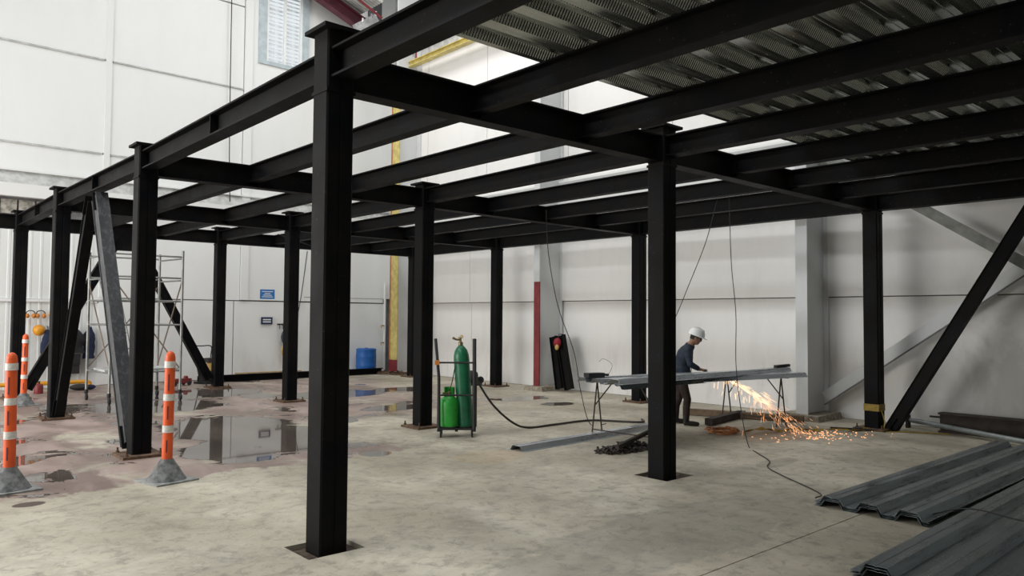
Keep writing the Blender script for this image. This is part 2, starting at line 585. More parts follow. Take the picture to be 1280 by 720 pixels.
# panels around the louvred window
WN = (5.55, 6.98, 8.30, 10.9)
panel(wl, 'y', 5.40, WN[0], 2.02, ZT, WY - 0.03, WY + 0.07, M['wall'], g=0)
panel(wl, 'y', WN[0], WN[1], 2.02, WN[2], WY - 0.03, WY + 0.07, M['wall'], g=0)
panel(wl, 'y', WN[0], WN[1], WN[3], ZT, WY - 0.03, WY + 0.07, M['wall'], g=0)
panel(wl, 'y', WN[1], WX, 2.14, ZT, WY - 0.03, WY + 0.07, M['wall'], g=0)
panel(wl, 'y', WN[1], 9.5, 2.02, 2.13, WY - 0.02, WY + 0.07, M['wall'], g=0)
# lower part
for a0, a1 in ((1.9, 5.05), (5.05, 7.2), (7.2, 9.6)):
    panel(wl, 'y', a0, a1, 0.0, 2.0, WY + 0.0, WY + 0.07, M['wall'], g=0.012)
panel(wl, 'y', 1.9, 5.2, 2.0, 4.15, WY - .01, WY + 0.07, M['wall'], g=0.012)


def ribs(a0, a1, z0, z1):
    prof = []
    x = a0
    while x < a1 - 0.01:
        prof += [(x, WY + 0.02), (x + 0.13, WY + 0.02), (x + 0.14, WY + 0.013), (x + 0.175, WY + 0.013)]
        x += 0.2
    prof += [(x, WY + 0.02), (x, WY + 0.08), (a0, WY + 0.08)]
    mb = MB()
    n = len(prof)
    mb.add([(px, py, z0) for px, py in prof] + [(px, py, z1) for px, py in prof],
           [(i, (i + 1) % n, n + (i + 1) % n, n + i) for i in range(n)])
    mb.build('ribbed_sheet', M['ribbed'], wl)


ribs(-4.0, 1.88, 0.0, 1.88)
ribs(-4.0, 1.88, 1.95, 3.62)
panel(wl, 'y', X0, -4.0, 0, 4.15, WY, WY + .07, M['wall'])
MB().box(-4, 1.88, WY - .03, WY + .07, 1.885, 1.945).build('girt', M['trim'], wl)
# dirty opening with vent blocks under the gutter
for i in range(16):
    x = -4.0 + i * 0.33
    MB().box(x + 0.02, x + 0.31, WY + 0.0, WY + 0.06, 3.78, 4.08).build('vent_block', M['vent'], wl)
MB().box(-4.0, 1.88, WY - .02, WY + .07, 3.62, 3.74).build('vent_sill', M['trim'], wl)
# gutter band, lower lip light, upper part recessed, its shade put into the grey
t1 = sempty('trim_1')
MB().box(X0, WX, WY - 0.16, WY + 0.05, 4.14, 4.42).build('gutter_lip', M['trim'], t1)
MB().prism([(WY + .02, 4.42), (WY - .16, 4.42), (WY - 0.02, 4.70), (WY + .02, 4.70)], X0, WX).build('gutter_slope', M['trim_grey_or_shade'], t1)
MB().box(X0, WX, WY - 0.10, WY + 0.02, 4.70, 4.735).build('gutter_cap', M['trim'], t1)
# vertical joint cover
t2 = sempty('trim_2')
MB().box(1.93, 2.06, WY - 0.03, WY + 0.02, 4.74, ZT).build('joint_cover', M['trim'], t2)
for z in (7.50, 5.31):
    MB().box(X0, 1.90, WY - 0.035, WY + .02, z, z + .035).build('panel_rail', M['trim_grey_or_shade'], t2)
    MB().box(2.08, 5.2, WY - 0.035, WY + .02, z, z + .03).build('panel_rail', M['trim_grey_or_shade'], t2)

# --- louvred window
win = sempty('window_1')
x0, x1, z0, z1 = WN
fr = MB()
for b in ((x0, x0 + .22, z0, z1), (x1 - .2, x1, z0, z1), (x0 + .22, x1 - .2, z1 - .14, z1), (x0 + .22, x1 - .2, z0, z0 + .10)):
    fr.box(b[0], b[1], WY - 0.07, WY + .04, b[2], b[3])
fr.build('window_frame', M['win_frame'], win)
xm = (x0 + x1) / 2 + .02
for b in ((x0 + .22, x0 + .27), (xm - .03, xm + .03), (x1 - .26, x1 - .2)):
    MB().box(b[0], b[1], WY - 0.06, WY + .02, z0 + .1, z1 - .14).build('mullion', M['win_white'], win)
MB().box(x0 + .2, x1 - .2, WY + .045, WY + .058, z0 + .05, z1 - .1).build('window_pane', M['pane'], win)
sl = MB().bar((0, 0, 0), (1, 0, 0), 0.10, 0.006, (0, -0.75, 0.65)).mesh('slat', M['slat'])
nz = 22
for a, b in ((x0 + .27, xm - .03), (xm + .03, x1 - .26)):
    for i in range(nz):
        z = z0 + .16 + i * (z1 - z0 - .36) / (nz - 1)
        o = obj_of('slat', sl, win, (a, WY - 0.01, z), (R(random.uniform(-14, 14)), 0, 0))
        o.scale.x = b - a

# --- right wall, x = WX
wr = struct(MB().box(WX + 0.06, WX + 0.3, Y0, WY + .3, 0, ZT).build('wall_right', M['joint']))
ycut = [Y0, -5.4, 1.3, 7.55, 10.6, WY]
for i in range(len(ycut) - 1):
    a, b = ycut[i], ycut[i + 1]
    panel(wr, 'x', a, b, 0.0, 1.994, WX + 0.03, WX + 0.09, M['wall_r'], g=0.006)
    panel(wr, 'x', a, b, 2.0, 4.12, WX - 0.04, WX + 0.09, M['wall_r'], g=0.006)
ycut2 = [Y0, -5.4, -1.6, 1.3, 4.2, 7.1, 10.0, 12.6, WY]
for i in range(len(ycut2) - 1):
    panel(wr, 'x', ycut2[i], ycut2[i + 1], 4.75, 9.1, WX, WX + 0.09, M['wall_r'], g=0.008)
    panel(wr, 'x', ycut2[i], ycut2[i + 1], 9.1, ZT, WX, WX + 0.09, M['trim_grey_or_shade'], g=0.008)  # shade under the eave put into the grey of these panels
t3 = sempty('trim_3')
MB().box(WX - .14, WX + .02, Y0, WY, 4.14, 4.42).build('gutter_lip', M['trim'], t3)
MB().prism([(0, 4.42), (.18, 4.42), (.18, 4.70), (0.14, 4.70)], 0, 1).build('gutter_slope', M['trim_grey_or_shade'], t3)  # shaded slope, its shade painted grey
gs = t3.children[-1]
gs.rotation_euler = (0, 0, R(90))
# along y: local x -> world y ; local y -> world -x
gs.location = (WX + .04, Y0, 0)
gs.scale = (WY - Y0, 1, 1)
MB().box(WX - .10, WX + .02, Y0, WY, 4.70, 4.75).build('gutter_cap', M['trim'], t3)

# hall walls behind the camera and the roof (outside the frame, they close the hall)
struct(MB().box(X0 - .3, X0, Y0, WY + .3, 0, ZT).build('wall_near', M['wall_back']))
struct(MB().box(X0, WX + .3, Y0 - .3, Y0, 0, ZT).build('wall_back', M['wall_back']))
struct(MB().box(X0 - .3, WX + .3, Y0 - .3, WY + .3, ZT, ZT + .2).build('ceiling', M['ceiling']))


# --- portal columns of the hall on the right wall
def portal(yc, hw, label, flange_mat, foot=None, red_to=None, zt=ZT - .05):
    t = thing('hall_column', label, 'column', (9.05, yc, 0))
    z0 = 0.10
    if red_to:
        MB().box(0, 0.03, -hw, hw, z0, red_to[0]).build('painted_flange', red_to[1], t)
        MB().box(0, 0.03, -hw, hw, red_to[0], zt).build('flange', flange_mat, t)
    else:
        MB().box(0, 0.03, -hw, hw, z0, zt).build('flange', flange_mat, t)
    MB().box(0.03, 0.70, -0.03, 0.03, z0, ZT - .05).build('web', M['portal'], t)
    MB().box(0.70, 0.74, -hw, hw, z0, ZT - .05).build('flange', M['portal'], t)
    if foot:
        mb = MB()
        a = foot
        pr = [(-.10, -a), (.72, -a), (.72, a), (-.10, a)]
        mb.add([(x, y, 0) for x, y in pr] + [(x * .97, y * .93, 0.10 + random.uniform(-.02, .02)) for x, y in pr],
               [(0, 1, 2, 3), (4, 5, 6, 7), (0, 1, 5, 4), (1, 2, 6, 5), (2, 3, 7, 6), (3, 0, 4, 7)])
        mb.build('footing', M['conc'], t)
    return t


portal(1.13, 0.10, 'light grey deep hall column on a rough concrete footing, right of the worker', M['portal'], 0.33)
portal(7.33, 0.088, 'hall column with a dark red lower flange, beside the leaning black beams', M['portal'], 0.30, (2.42, M['red']))
c3 = portal(13.12, 0.19, 'tall corner hall column painted yellow with an orange edge, red at the foot', M['yellow'], None, (0.42, M['red']), 8.5)
MB().box(-0.005, 0.0, 0.13, 0.195, .42, 8.5).build('edge_stripe', M['orange_rust'], c3)
# wall braces between the hall columns
t = thing('wall_brace', 'grey flat wall brace slanting down to the right behind the far right black column', 'brace')
MB().bar((9.35, 1.25, 4.55), (9.35, -5.4, 0.0), 0.03, 0.15, (0, 0, 1)).build('brace_bar', M['brace_olive'], t)
t = thing('wall_brace', 'pale wall brace rising to the right from the grey hall column footing', 'brace')
MB().bar((9.62, 1.02, 0.33), (9.62, -5.0, 4.62), 0.03, 0.20, (0, 0, 1)).build('brace_bar', M['portal'], t)
MB().bar((9.60, 1.02, 0.22), (9.60, -5.0, 4.51), 0.02, 0.02, (0, 0, 1)).build('brace_lip', M['joint'], t)

# --- roof steel seen above the frame in the corner
t = thing('crane_rail', 'yellow crane rail beam high along the right wall', 'beam')
MB().box(9.42, 9.60, -2, 13.9, 8.76, 8.78).build('bottom_flange', M['yellow'], t)
MB().box(9.49, 9.53, -2, 13.9, 8.78, 8.89).build('web', M['yellow'], t)
MB().box(9.42, 9.60, -2, 13.9, 8.89, 8.91).build('top_flange', M['yellow'], t)
t = thing('roof_pipe', 'red sprinkler pipe running above the yellow crane rail', 'pipe')
MB().tube([(9.56, -2, 9.22), (9.56, 13.9, 9.20)], 0.045, 10).build('pipe_run', M['red'], t, True)
for y in (10.5, 12.9):
    MB().tube([(9.56, y, 9.2), (9.56, y, 8.92)], 0.025, 8).build('pipe_drop', M['red'], t, True)
t = thing('roof_rafter', 'maroon roof rafter sloping down behind the cap of the nearest column', 'beam')
a, b = Vector((6.0, 13.9, 10.62)), Vector((8.75, 13.9, 9.62))
for dz, wd, h, nm in ((0, .22, .03, 'flange'), (.36, .22, .03, 'flange')):
    MB().bar(a + Vector((0, 0, dz)), b + Vector((0, 0, dz)), wd, h).build(nm, M['maroon'], t)
MB().bar(a + Vector((0, 0, .18)), b + Vector((0, 0, .18)), .03, .36).build('web', M['maroon'], t)
t = thing('roof_sheet', 'grey corrugated roof sheet above the maroon rafter', 'sheet')
pr = []
for i in range(12):
    pr += [(i * .25, 0), (i * .25 + .1, 0), (i * .25 + .13, .05), (i * .25 + .22, .05)]
pr += [(3.0, 0), (3.0, .07), (0, .07)]
o = MB().prism([(y * .47, z) for y, z in pr], 0, 3.0).build('sheet_panel', M['trim_grey_or_shade'], t)
o.matrix_local = Matrix.Translation((5.6, 12.9, 11.30)) @ Matrix.Rotation(R(20), 4, 'Y')
t = thing('roof_pipe', 'thin red pipe crossing under the grey roof sheet', 'pipe')
MB().tube([(6.6, 13.2, 10.82), (8.6, 13.2, 9.98)], 0.035, 8).build('pipe_run', M['red'], t, True)
t = thing('roof_post', 'dark grey steel post rising to the roof in the far corner', 'post')
MB().box(8.62, 8.92, 13.72, 14.0, 9.5, ZT - .02).build('post_shaft', M['grey_or_lit_steel'], t)
MB().box(8.50, 9.04, 13.66, 14.06, 9.40, 9.5).build('post_foot', M['duct'], t)
t = thing('roof_duct', 'silver bracket duct joining the maroon rafter and the grey post', 'duct')
MB().bar((8.1, 13.7, 9.72), (8.66, 13.7, 10.12), .3, .22).build('duct_body', M['duct'], t)
for i in range(4):
    MB().tube([(8.2 + i * .14, 13.56, 9.86 + i * .1), (8.2 + i * .14, 13.56, 9.98 + i * .1)], .03, 6).build('bolt', M['duct'], t)

# ------------------------------------------------------------------ the black steel frame
UA, UB, UC = 0.0, 3.87, 9.01
V = [0.0, 4.45, 8.65, 12.25]
COLS = {  # measured column centres
    'A1': (0.0, -.01), 'A2': (.045, 4.52), 'A3': (0.0, 8.64), 'A4': (.03, 12.27),
    'B1': (3.80, -.05), 'B2': (3.88, 4.34), 'B3': (3.87, 8.67), 'B4': (3.85, 12.22),
    'C1': (8.93, -.06), 'C2': (9.05, 4.45), 'C3': (9.02, 8.66), 'C4': (9.08, 12.20)}
LAB = {
    'A1': 'black square steel column nearest the camera with a flat cap plate, set in a floor pit',
    'A2': 'black steel column on a rusty plate behind the right orange delineator post',
    'A3': 'black steel column on a rusty plate between the leaning braces on the left',
    'A4': 'black steel column at the far left, behind the far orange delineator',
    'B1': 'black square steel column in the middle right set in a floor pit, in front of the sheet table',
    'B2': 'black steel column standing left of the green gas cylinder cart',
    'B3': 'black steel column with cap plate right of the blue wall signs',
    'B4': 'black steel column with a brace at its foot, near the left wall beyond the puddle',
    'C1': 'black steel column at the far right wrapped with yellow tape near its foot',
    'C2': 'black steel column half hidden behind the middle right column, beyond the sheet table',
    'C3': 'black steel column against the right wall, left of the red hall column',
    'C4': 'black steel column in the far corner, half hidden left of the yellow hall column'}
HW = 0.107
bolt_me = MB().lathe([(.02, 0), (.02, .022), (.011, .022), (.011, .06)], 8).mesh('anchor_bolt', M['rust'])
for k, (cx, cy) in COLS.items():
    t = thing('steel_column', LAB[k], 'column', (cx, cy, 0), 0, 'square steel columns of the frame')
    pit = k in ('A1', 'B1')
    zb = -0.035 if pit else 0.03
    H = {'A1': 3.64, 'B1': 3.60}.get(k, 3.57)
    # box shaft made of two channels: a bevelled square with a shallow seam on two sides
    b = .012
    pr = [(-HW + b, -HW), (-.01, -HW), (-.006, -HW + .006), (.006, -HW + .006), (.01, -HW), (HW - b, -HW), (HW, -HW + b), (HW, HW - b), (HW - b, HW), (-HW + b, HW), (-HW, HW - b), (-HW, -HW + b)]
    n = len(pr)
    MB().add([(x, y, zb) for x, y in pr] + [(x, y, H) for x, y in pr],
             [(i, (i + 1) % n, n + (i + 1) % n, n + i) for i in range(n)] + [tuple(range(n))[::-1], tuple(range(n, 2 * n))]).build('shaft', M['steel'], t)
    MB().box(-.155, .155, -.155, .155, H, H + .028).build('cap_plate', M['steel'], t)
    # weld collar under the beams
    MB().box(-HW - .006, HW + .006, -HW - .006, HW + .006, 3.20, 3.225).build('seat_collar', M['steel'], t)
    if not pit:
        bp = MB().box(-.225, .225, -.225, .225, 0.0, .03).build('base_plate', M['rust'], t)
        for sx in (-1, 1):
            for sy in (-1, 1):
                obj_of('anchor_bolt', bolt_me, bp, (sx * .18, sy * .18, .03))
    if k == 'C1':
        MB().box(-HW - .004, HW + .004, -HW - .004, HW + .004, .28, .38).build('tape_wrap', M['caution'], t)


def ibeam(name, label, cat, a, b, depth, fwid, ztop, group, ft=0.016, wt=0.012, stiff=(), collar=0):
    a, b = Vector((*a, ztop)), Vector((*b, ztop))
    L = (b - a).length
    ang = math.atan2(b.y - a.y, b.x - a.x)
    t = thing(name, label, cat, a, ang, group)
    MB().box(0, L, -fwid / 2, fwid / 2, -ft, 0).build('top_flange', M['steel'], t)
    MB().box(0, L, -wt / 2, wt / 2, -depth + ft, -ft).build('web', M['steel'], t)
    MB().box(0, L, -fwid / 2, fwid / 2, -depth, -depth + ft).build('bottom_flange', M['steel'], t)
    for s in stiff:
        MB().box(s - .006, s + .006, -fwid / 2 + .004, fwid / 2 - .004, -depth + ft, -ft).build('stiffener', M['steel'], t)
    return t


ZB = 3.515
rows = ['front row', 'second row', 'third row', 'last row']
bays = ['the decked bay', 'the first open bay', 'the second open bay', 'the last open bay']
for r in range(4):
    A, B, C = COLS['A%d' % (r + 1)], COLS['B%d' % (r + 1)], COLS['C%d' % (r + 1)]
    ext = HW + (.28 if r == 3 else 0)
    if r == 3:
        ibeam('girder', 'short girder stub poking out left of the far left column', 'beam', (A[0] - .36, A[1]), (A[0] - HW, A[1]), .27, .16, ZB, 'girders of the frame')
    ibeam('girder', 'black girder of the column %s, left span up to the middle column' % rows[r], 'beam',
          (A[0] + HW, A[1]), (B[0] - HW, B[1]), .275, .16, ZB, 'girders of the frame', stiff=(1.2, 2.5))
    ibeam('girder', 'black girder of the column %s, right span toward the right wall' % rows[r], 'beam',
          (B[0] + HW, B[1]), (C[0] - HW, C[1]), .275, .16, ZB, 'girders of the frame', stiff=(1.2, 2.5, 3.8))
YN = -5.6
lines = {'A': ('left edge', 'A'), 'B': ('middle', 'B'), 'C': ('right edge', 'C')}
for k, (nm, _) in lines.items():
    for bay in range(4):
        if bay == 0:
            p, q = (COLS[k + '1'][0], YN), (COLS[k + '1'][0], COLS[k + '1'][1] - HW)
        else:
            c0, c1 = COLS[k + str(bay)], COLS[k + str(bay + 1)]
            p, q = (c0[0], c0[1] + HW), (c1[0], c1[1] - HW)
        dp = .215 if k != 'C' else .27
        ibeam('edge_beam' if k != 'B' else 'column_line_beam', 'black %s beam between columns, over %s' % (nm, bays[bay]), 'beam', p, q, dp, .16, ZB, 'beams on the column lines',
              stiff=((q[1] - p[1]) / 2,) if k == 'A' else ())


def girder_y(r, u):
    """y of the centre line of girder row r (1..4) at x = u"""
    p, q = (COLS['A%d' % r], COLS['B%d' % r]) if u < 3.8 else (COLS['B%d' % r], COLS['C%d' % r])
    return p[1] + (q[1] - p[1]) * (u - p[0]) / (q[0] - p[0])


ordi = ['first', 'second', None, 'fourth', 'fifth', 'sixth']
for i, u in enumerate((1.285, 2.575, None, 5.13, 6.43, 7.74)):
    if u is None:
        continue
    for bay in range(4):
        y0 = YN if bay == 0 else girder_y(bay, u) + .012
        y1 = girder_y(bay + 1, u) - .012
        ibeam('joist', 'black joist, %s beam line from the left edge beam, over %s' % (ordi[i], bays[bay]), 'beam', (u, y0), (u, y1), .215, .13, ZB, 'joists between the girders', wt=.01, ft=.014)


# --- leaning brace pairs
def brace(label, a, b, wd, h, mat, upv, gus=True):
    t = thing('steel_brace', label, 'brace')
    a, b = Vector(a), Vector(b)
    # channel: back plate and two lips
    d = (b - a).normalized()
    x = d.cross(Vector(upv)).normalized()
    y = x.cross(d)
    MB().bar(a, b, wd, h, upv).build('brace_bar', mat, t)
    for s in (-1, 1):
        MB().bar(a + x * s * wd / 2, b + x * s * wd / 2, .012, h + .03, upv).build('brace_lip', mat, t)
    if gus:
        for p, q in ((a, d), (b, -d)):
            MB().bar(p - q * .06, p + q * .22, .012, .18, upv).build('gusset_plate', M['steel'], t)
    return t


PV = (1, 0, 0)
brace('dark steel brace leaning down to the left column, left leg of the front chevron', (0.0, 6.80, 3.20), (0.0, 8.44, 0.12), .16, .10, M['steel'], PV)
brace('scuffed steel brace coloured grey as lit, leaning right behind the second column, right leg of the front chevron', (0.0, 6.38, 3.20), (0.0, 4.72, 0.12), .22, .12, M['grey_or_lit_steel'], PV)  # light on this leg is put into its grey colour
PV2 = (0, 1, 0)
brace('black brace sloping down left to the far left column, behind the scaffold', (1.72, 12.25, 3.15), (0.20, 12.25, 0.18), .17, .12, M['steel'], PV2)
brace('black brace sloping down right to the column behind the scaffold', (2.08, 12.25, 3.15), (3.66, 12.25, 0.2), .17, .12, M['steel'], PV2)
brace('black brace rising to the right from the foot of the taped far right column', (9.0, -0.26, 0.0), (9.0, -2.25, 3.40), .15, .12, M['steel'], PV)
t = thing('gusset_box', 'black gusset box hanging under the rear girder above the scaffold', 'bracket', (1.9, 12.25, 2.95))
MB().box(-.28, .28, -.09, .09, 0, .29).build('box_plate', M['steel'], t)


# ------------------------------------------------------------------ corrugated deck sheets
def deck_profile(w=0.93, h=.058, t=.002):
    top = [(0, 0)]
    p = .313
    for k in range(3):
        o = k * p
        top += [(o + .045, 0), (o + .082, h), (o + .140, h), (o + .144, h - .004), (o + .150, h - .004), (o + .154, h), (o + .212, h), (o + .250, 0)]
    top += [(w, 0)]
    return top


def sheet_mesh(L, mat, w=0.93, crop=None, name='profiled_sheet', t=.003):
    top = deck_profile(w)
    if crop:
        top = [q for q in top if q[0] <= crop]
        top.append((crop, top[-1][1]))
    pr = top + [(y, z - t) for y, z in reversed(top)]
    return MB().prism(pr, 0, L).mesh(name, mat)


hL = [(0.03, 4.85), (4.80, 9.66)]  # right half carried past the edge beam to the wall, added to block light
pos = ['first strip beside the open gap', 'second strip from the open gap', 'third strip from the open gap', 'fourth strip from the open gap', 'fifth strip, nearest the camera']
for i in range(5):
    for j, (a, b) in enumerate(hL):
        me = sheet_mesh(b - a, M['deck'])
        o = obj_of('deck_sheet', me, None, (a, -0.87 - (i + 1) * .93 - .005, ZB + .005 + (.004 if j else 0)))
        tag(o, 'galvanised deck sheet over the decked bay, %s, %s half' % (pos[i], ('left', 'right')[j]), 'metal sheet', 'deck sheets on top of the frame')

# ------------------------------------------------------------------ stacks of sheets on the floor
LS = ['lowest', 'second from the floor', 'second from the top', 'topmost']
me5 = sheet_mesh(4.70, M['sheet'])
for i in range(4):
    o = obj_of('profiled_sheet', me5, None, (3.80 + random.uniform(-.02, .03) * (i < 3), -2.61 + random.uniform(-.008, .008), .004 + i * .012), (0, 0, R(random.uniform(-.15, .15))))
    tag(o, 'dark galvanised sheet, %s of the farther floor stack' % LS[i], 'metal sheet', 'stacked profiled sheets on the floor')
for i in range(4):
    o = obj_of('profiled_sheet', me5, None, (2.24 + random.uniform(-.02, .03) * (i < 3), -3.64 + random.uniform(-.008, .008), .004 + i * .012), (0, 0, R(1.1 + random.uniform(-.1, .1))))
    tag(o, 'dark galvanised sheet, %s of the bottom right corner floor stack' % LS[i], 'metal sheet', 'stacked profiled sheets on the floor')


# ------------------------------------------------------------------ delineator posts
def delineator(loc, rz, label, tilt, dirty):
    t = thing('delineator_post', label, 'traffic post', loc, rz, 'orange delineator posts')
    MB().box(-.215, .215, -.215, .215, 0, .016).build('base', M['rubber_lite'], t)
    MB().lathe([(.185, .016), (.175, .026), (.062, .205), (.056, .215)], 24).build('cone', M['rubber'], t, True)
    mt = Matrix.Translation((0, 0, .2)) @ Matrix.Rotation(R(tilt), 4, 'Y')
    po = MB().lathe([(.050, -.01), (.050, .10), (.047, .97), (.047, 1.0), (.040, 1.035), (.022, 1.058), (.004, 1.064)], 24, mat=mt).build('post', M['orange'], t, True)
    for z0, z1 in ((.27, .34), (.58, .645), (.90, .965)):
        MB().lathe([(.0525, z0), (.0525, z1)], 24, mat=mt).build('reflective_band', M['reflect'], t, True)
    for z0, z1 in ((.08, .2), (.40, .53), (.68, .84)):   # small dark print on the plastic, facing the room
        MB().box(-.0535, -.0515, -.012, .0, z0, z1, mat=mt @ Matrix.Rotation(R(45), 4, 'Z')).build('print_strip', M['maroon'], po)
    return t


delineator((-.15, 2.93, 0), R(12), 'orange delineator post with white bands on a scuffed grey cone, right of the other two', .6, True)
delineator((-1.38, 3.42, 0), R(8), 'orange delineator post cut by the left picture edge, on a smooth grey cone', -.4, False)
delineator((-.06, 10.95, 0), R(20), 'small distant orange delineator post beside the far left column', .5, False)

# ------------------------------------------------------------------ gas cylinder cart
CR = (3.76, 3.36, 0)
crz = math.atan2(-.62, .78)
t = thing('cylinder_cart', 'black welded hand cart carrying two green gas cylinders', 'cart', CR, crz)
tr = MB()
for y in (-.14, .02, .18):
    tr.box(-.25, .25, y - .02, y + .02, .10, .125)
for x in (-.24, 0, .24):
    tr.box(x - .02, x + .02, -.16, .20, .08, .11)
tr.build('tray', M['black'], t)
MB().tube([(-.235, -.14, .10), (-.245, -.10, .8), (-.30, .02, 1.32)], .021, 8).build('upright', M['black'], t, True)
MB().tube([(.235, -.14, .10), (.235, -.10, .8), (.232, .02, 1.32)], .027, 8).build('upright', M['black'], t, True)
MB().tube([(.265, .18, .10), (.262, .18, .70), (.235, .0, .95)], .012, 8).build('rear_stay', M['black'], t, True)
MB().tube([(-.265, .18, .10), (-.262, .18, .70), (-.262, .0, .95)], .012, 8).build('rear_stay', M['black'], t, True)
MB().tube([(-.265, -.08, 1.0), (.24, -.08, 1.0)], .012, 8).build('rail', M['black'], t, True)
MB().tube([(-.24, -.13, .565), (.24, -.13, .565)], .012, 8).build('rail', M['black'], t, True)
MB().box(-.30, -.24, -.11, -.04, .97, 1.03).build('clamp', M['orange_tape'], t)
for x in (-.21, .21):
    wm = MB().lathe([(.03, -.014), (.052, -.012), (.052, .012), (.03, .014)], 16, mat=Matrix.Translation((x, -.12, .052)) @ Matrix.Rotation(R(90), 4, 'Y'))
    wm.build('wheel', M['black'], t, True)
    wm = MB().lathe([(.03, -.014), (.052, -.012), (.052, .012), (.03, .014)], 16, mat=Matrix.Translation((x, .17, .052)) @ Matrix.Rotation(R(90), 4, 'Y'))
    wm.build('wheel', M['black'], t, True)


def local(o, x, y, z=0):
    c, s = math.cos(crz), math.sin(crz)
    return (CR[0] + c * x - s * y, CR[1] + s * x + c * y, CR[2] + z)


tk = thing('gas_tank', 'bright green squat gas tank with collar on the left of the cart', 'gas cylinder', local(t, -.105, .0, .126), crz)
MB().lathe([(.09, 0), (.125, .012), (.13, .05), (.13, .31), (.118, .365), (.085, .40), (.05, .412)], 28).build('tank_body', M['green_lite'], tk, True)
cl = MB()
for k in range(18):
    a0, a1 = [2 * math.pi * (k + d) / 24 - 1.0 for d in (0, 1)]
    for rr in (0,):
        p = [(.075 * math.cos(a), .075 * math.sin(a)) for a in (a0, a1)]
        q = [(.069 * math.cos(a), .069 * math.sin(a)) for a in (a0, a1)]
        cl.add([(*p[0], .395), (*p[1], .395), (*q[1], .395), (*q[0], .395), (*p[0], .535), (*p[1], .535), (*q[1], .535), (*q[0], .535)],
               [(0, 3, 2, 1), (4, 5, 6, 7), (0, 1, 5, 4), (1, 2, 6, 5), (2, 3, 7, 6), (3, 0, 4, 7)])
cl.build('collar', M['green_lite'], tk)
MB().lathe([(.02, .40), (.02, .45), (.03, .455), (.03, .475), (.012, .48)], 12).build('valve', M['brass'], tk, True)
MB().tube([(-.02, 0, .45), (-.09, -.04, .455)], .014, 8).build('regulator', M['brass'], tk, True)
MB().tube(smooth_path([(.0, 0, .47), (.04, -.01, .62), (.07, -.02, .78), (.10, -.03, .88)]), .007, 6).build('tank_hose', M['hose'], tk, True)
oc = thing('oxygen_cylinder', 'tall dark green gas cylinder leaning on the right of the cart', 'gas cylinder', local(t, .125, .03, .126), crz)
mt = Matrix.Rotation(R(-4.2), 4, 'Y')
MB().lathe([(.09, 0), (.105, .012), (.107, .05), (.107, .92), (.102, .98), (.085, 1.04), (.055, 1.085), (.032, 1.105), (.030, 1.13)], 28, mat=mt).build('cylinder_body', M['green'], oc, True)
MB().lathe([(.033, 1.115), (.033, 1.15), (.016, 1.16), (.016, 1.20), (.028, 1.205), (.028, 1.225), (.005, 1.23)], 14, mat=mt).build('valve', M['brass'], oc, True)
MB().tube([mt @ Vector(q) for q in ((0, 0, 1.18), (-.06, -.03, 1.195), (-.10, -.045, 1.22))], [.012, .014, .018], 8).build('regulator', M['brass'], oc, True)
MB().lathe([(.024, 0), (.024, .02)], 14, mat=mt @ Matrix.Translation((.02, -.03, 1.225)) @ Matrix.Rotation(R(70), 4, 'X')).build('gauge', M['brass'], oc, True)
o = MB().tube(smooth_path([local(t, .27, .02, .80), (4.08, 3.28, .70), (4.45, 3.40, .36), (4.75, 3.32, .10), (4.97, 3.22, .02), (5.5, 3.2, .02), (6.27, 3.16, .02), (6.7, 2.55, .02), (7.0, 2.75, .02)], 10), .016, 8).build('gas_hose', M['hose'], None, True)
tag(o, 'dark gas hose drooping from the cylinder cart across the floor to the table', 'hose')

# ------------------------------------------------------------------ cutting table: sawhorses and sheets


def sawhorse(label, a, b, ht):
    a, b = Vector((*a, 0)), Vector((*b, 0))
    t = thing('sawhorse', label, 'sawhorse', a)
    d = (b - a)
    n = Vector((d.y, -d.x, 0)).normalized()
    top0, top1 = Vector((0, 0, ht)), d + Vector((0, 0, ht))
    MB().tube([top0 - d * .12, top1 + d * .12], .014, 8).build('top_bar', M['hose'], t, True)
    for p, q in ((Vector((0, 0, 0)), top0), (d.copy(), top1)):
        for s in (-1, 1):
            MB().tube([p + n * s * .11 + Vector((0, 0, .0)), q], .0105, 8).build('leg', M['hose'], t, True)
    MB().tube([top0 * .55 + n * .05, top0 + d * .28], .0095, 8).build('diagonal', M['hose'], t, True)
    MB().tube([top1 * .55 + d * .45 + n * .05, top0 + d * .72], .0095, 8).build('diagonal', M['hose'], t, True)
    MB().tube([Vector((0, 0, ht * .12)) + n * .1, d + Vector((0, 0, ht * .12)) + n * .1], .008, 8).build('stretcher', M['hose'], t, True)
    return t


sawhorse('thin black rod sawhorse under the left end of the cut sheets', (5.32, 2.20), (5.35, 1.20), .75)
sawhorse('thin black rod sawhorse under the right end of the cut sheets, by the sparks', (8.06, .95), (8.24, 2.0), .75)
o = obj_of('profiled_sheet', sheet_mesh(3.6, M['sheet_lite']), None, (4.72, 1.33, .768), (0, 0, R(-12)))
tag(o, 'bright galvanised sheet lying lower on the sawhorses, far side of the table', 'metal sheet', 'sheets on the sawhorses')
o = obj_of('profiled_sheet', sheet_mesh(3.95, M['sheet_lite'], crop=.30), None, (4.42, .99, .826), (0, 0, R(-1.4)))
tag(o, 'narrow cut strip of galvanised sheet on top of the table, nearest edge', 'metal sheet', 'sheets on the sawhorses')
o = obj_of('profiled_sheet', sheet_mesh(1.65, M['sheet'], crop=.10), None, (4.43, .975, .768), (0, 0, R(-1.4)))
tag(o, 'short dark offcut under the left end of the nearest strip on the table', 'metal sheet', 'sheets on the sawhorses')
t = thing('steel_block', 'black steel clamp block on the left end of the table sheets', 'clamp', (5.05, 1.98, .823), R(-12))
MB().box(-.16, .10, -.06, .06, 0, .06).build('clamp_body', M['black'], t)
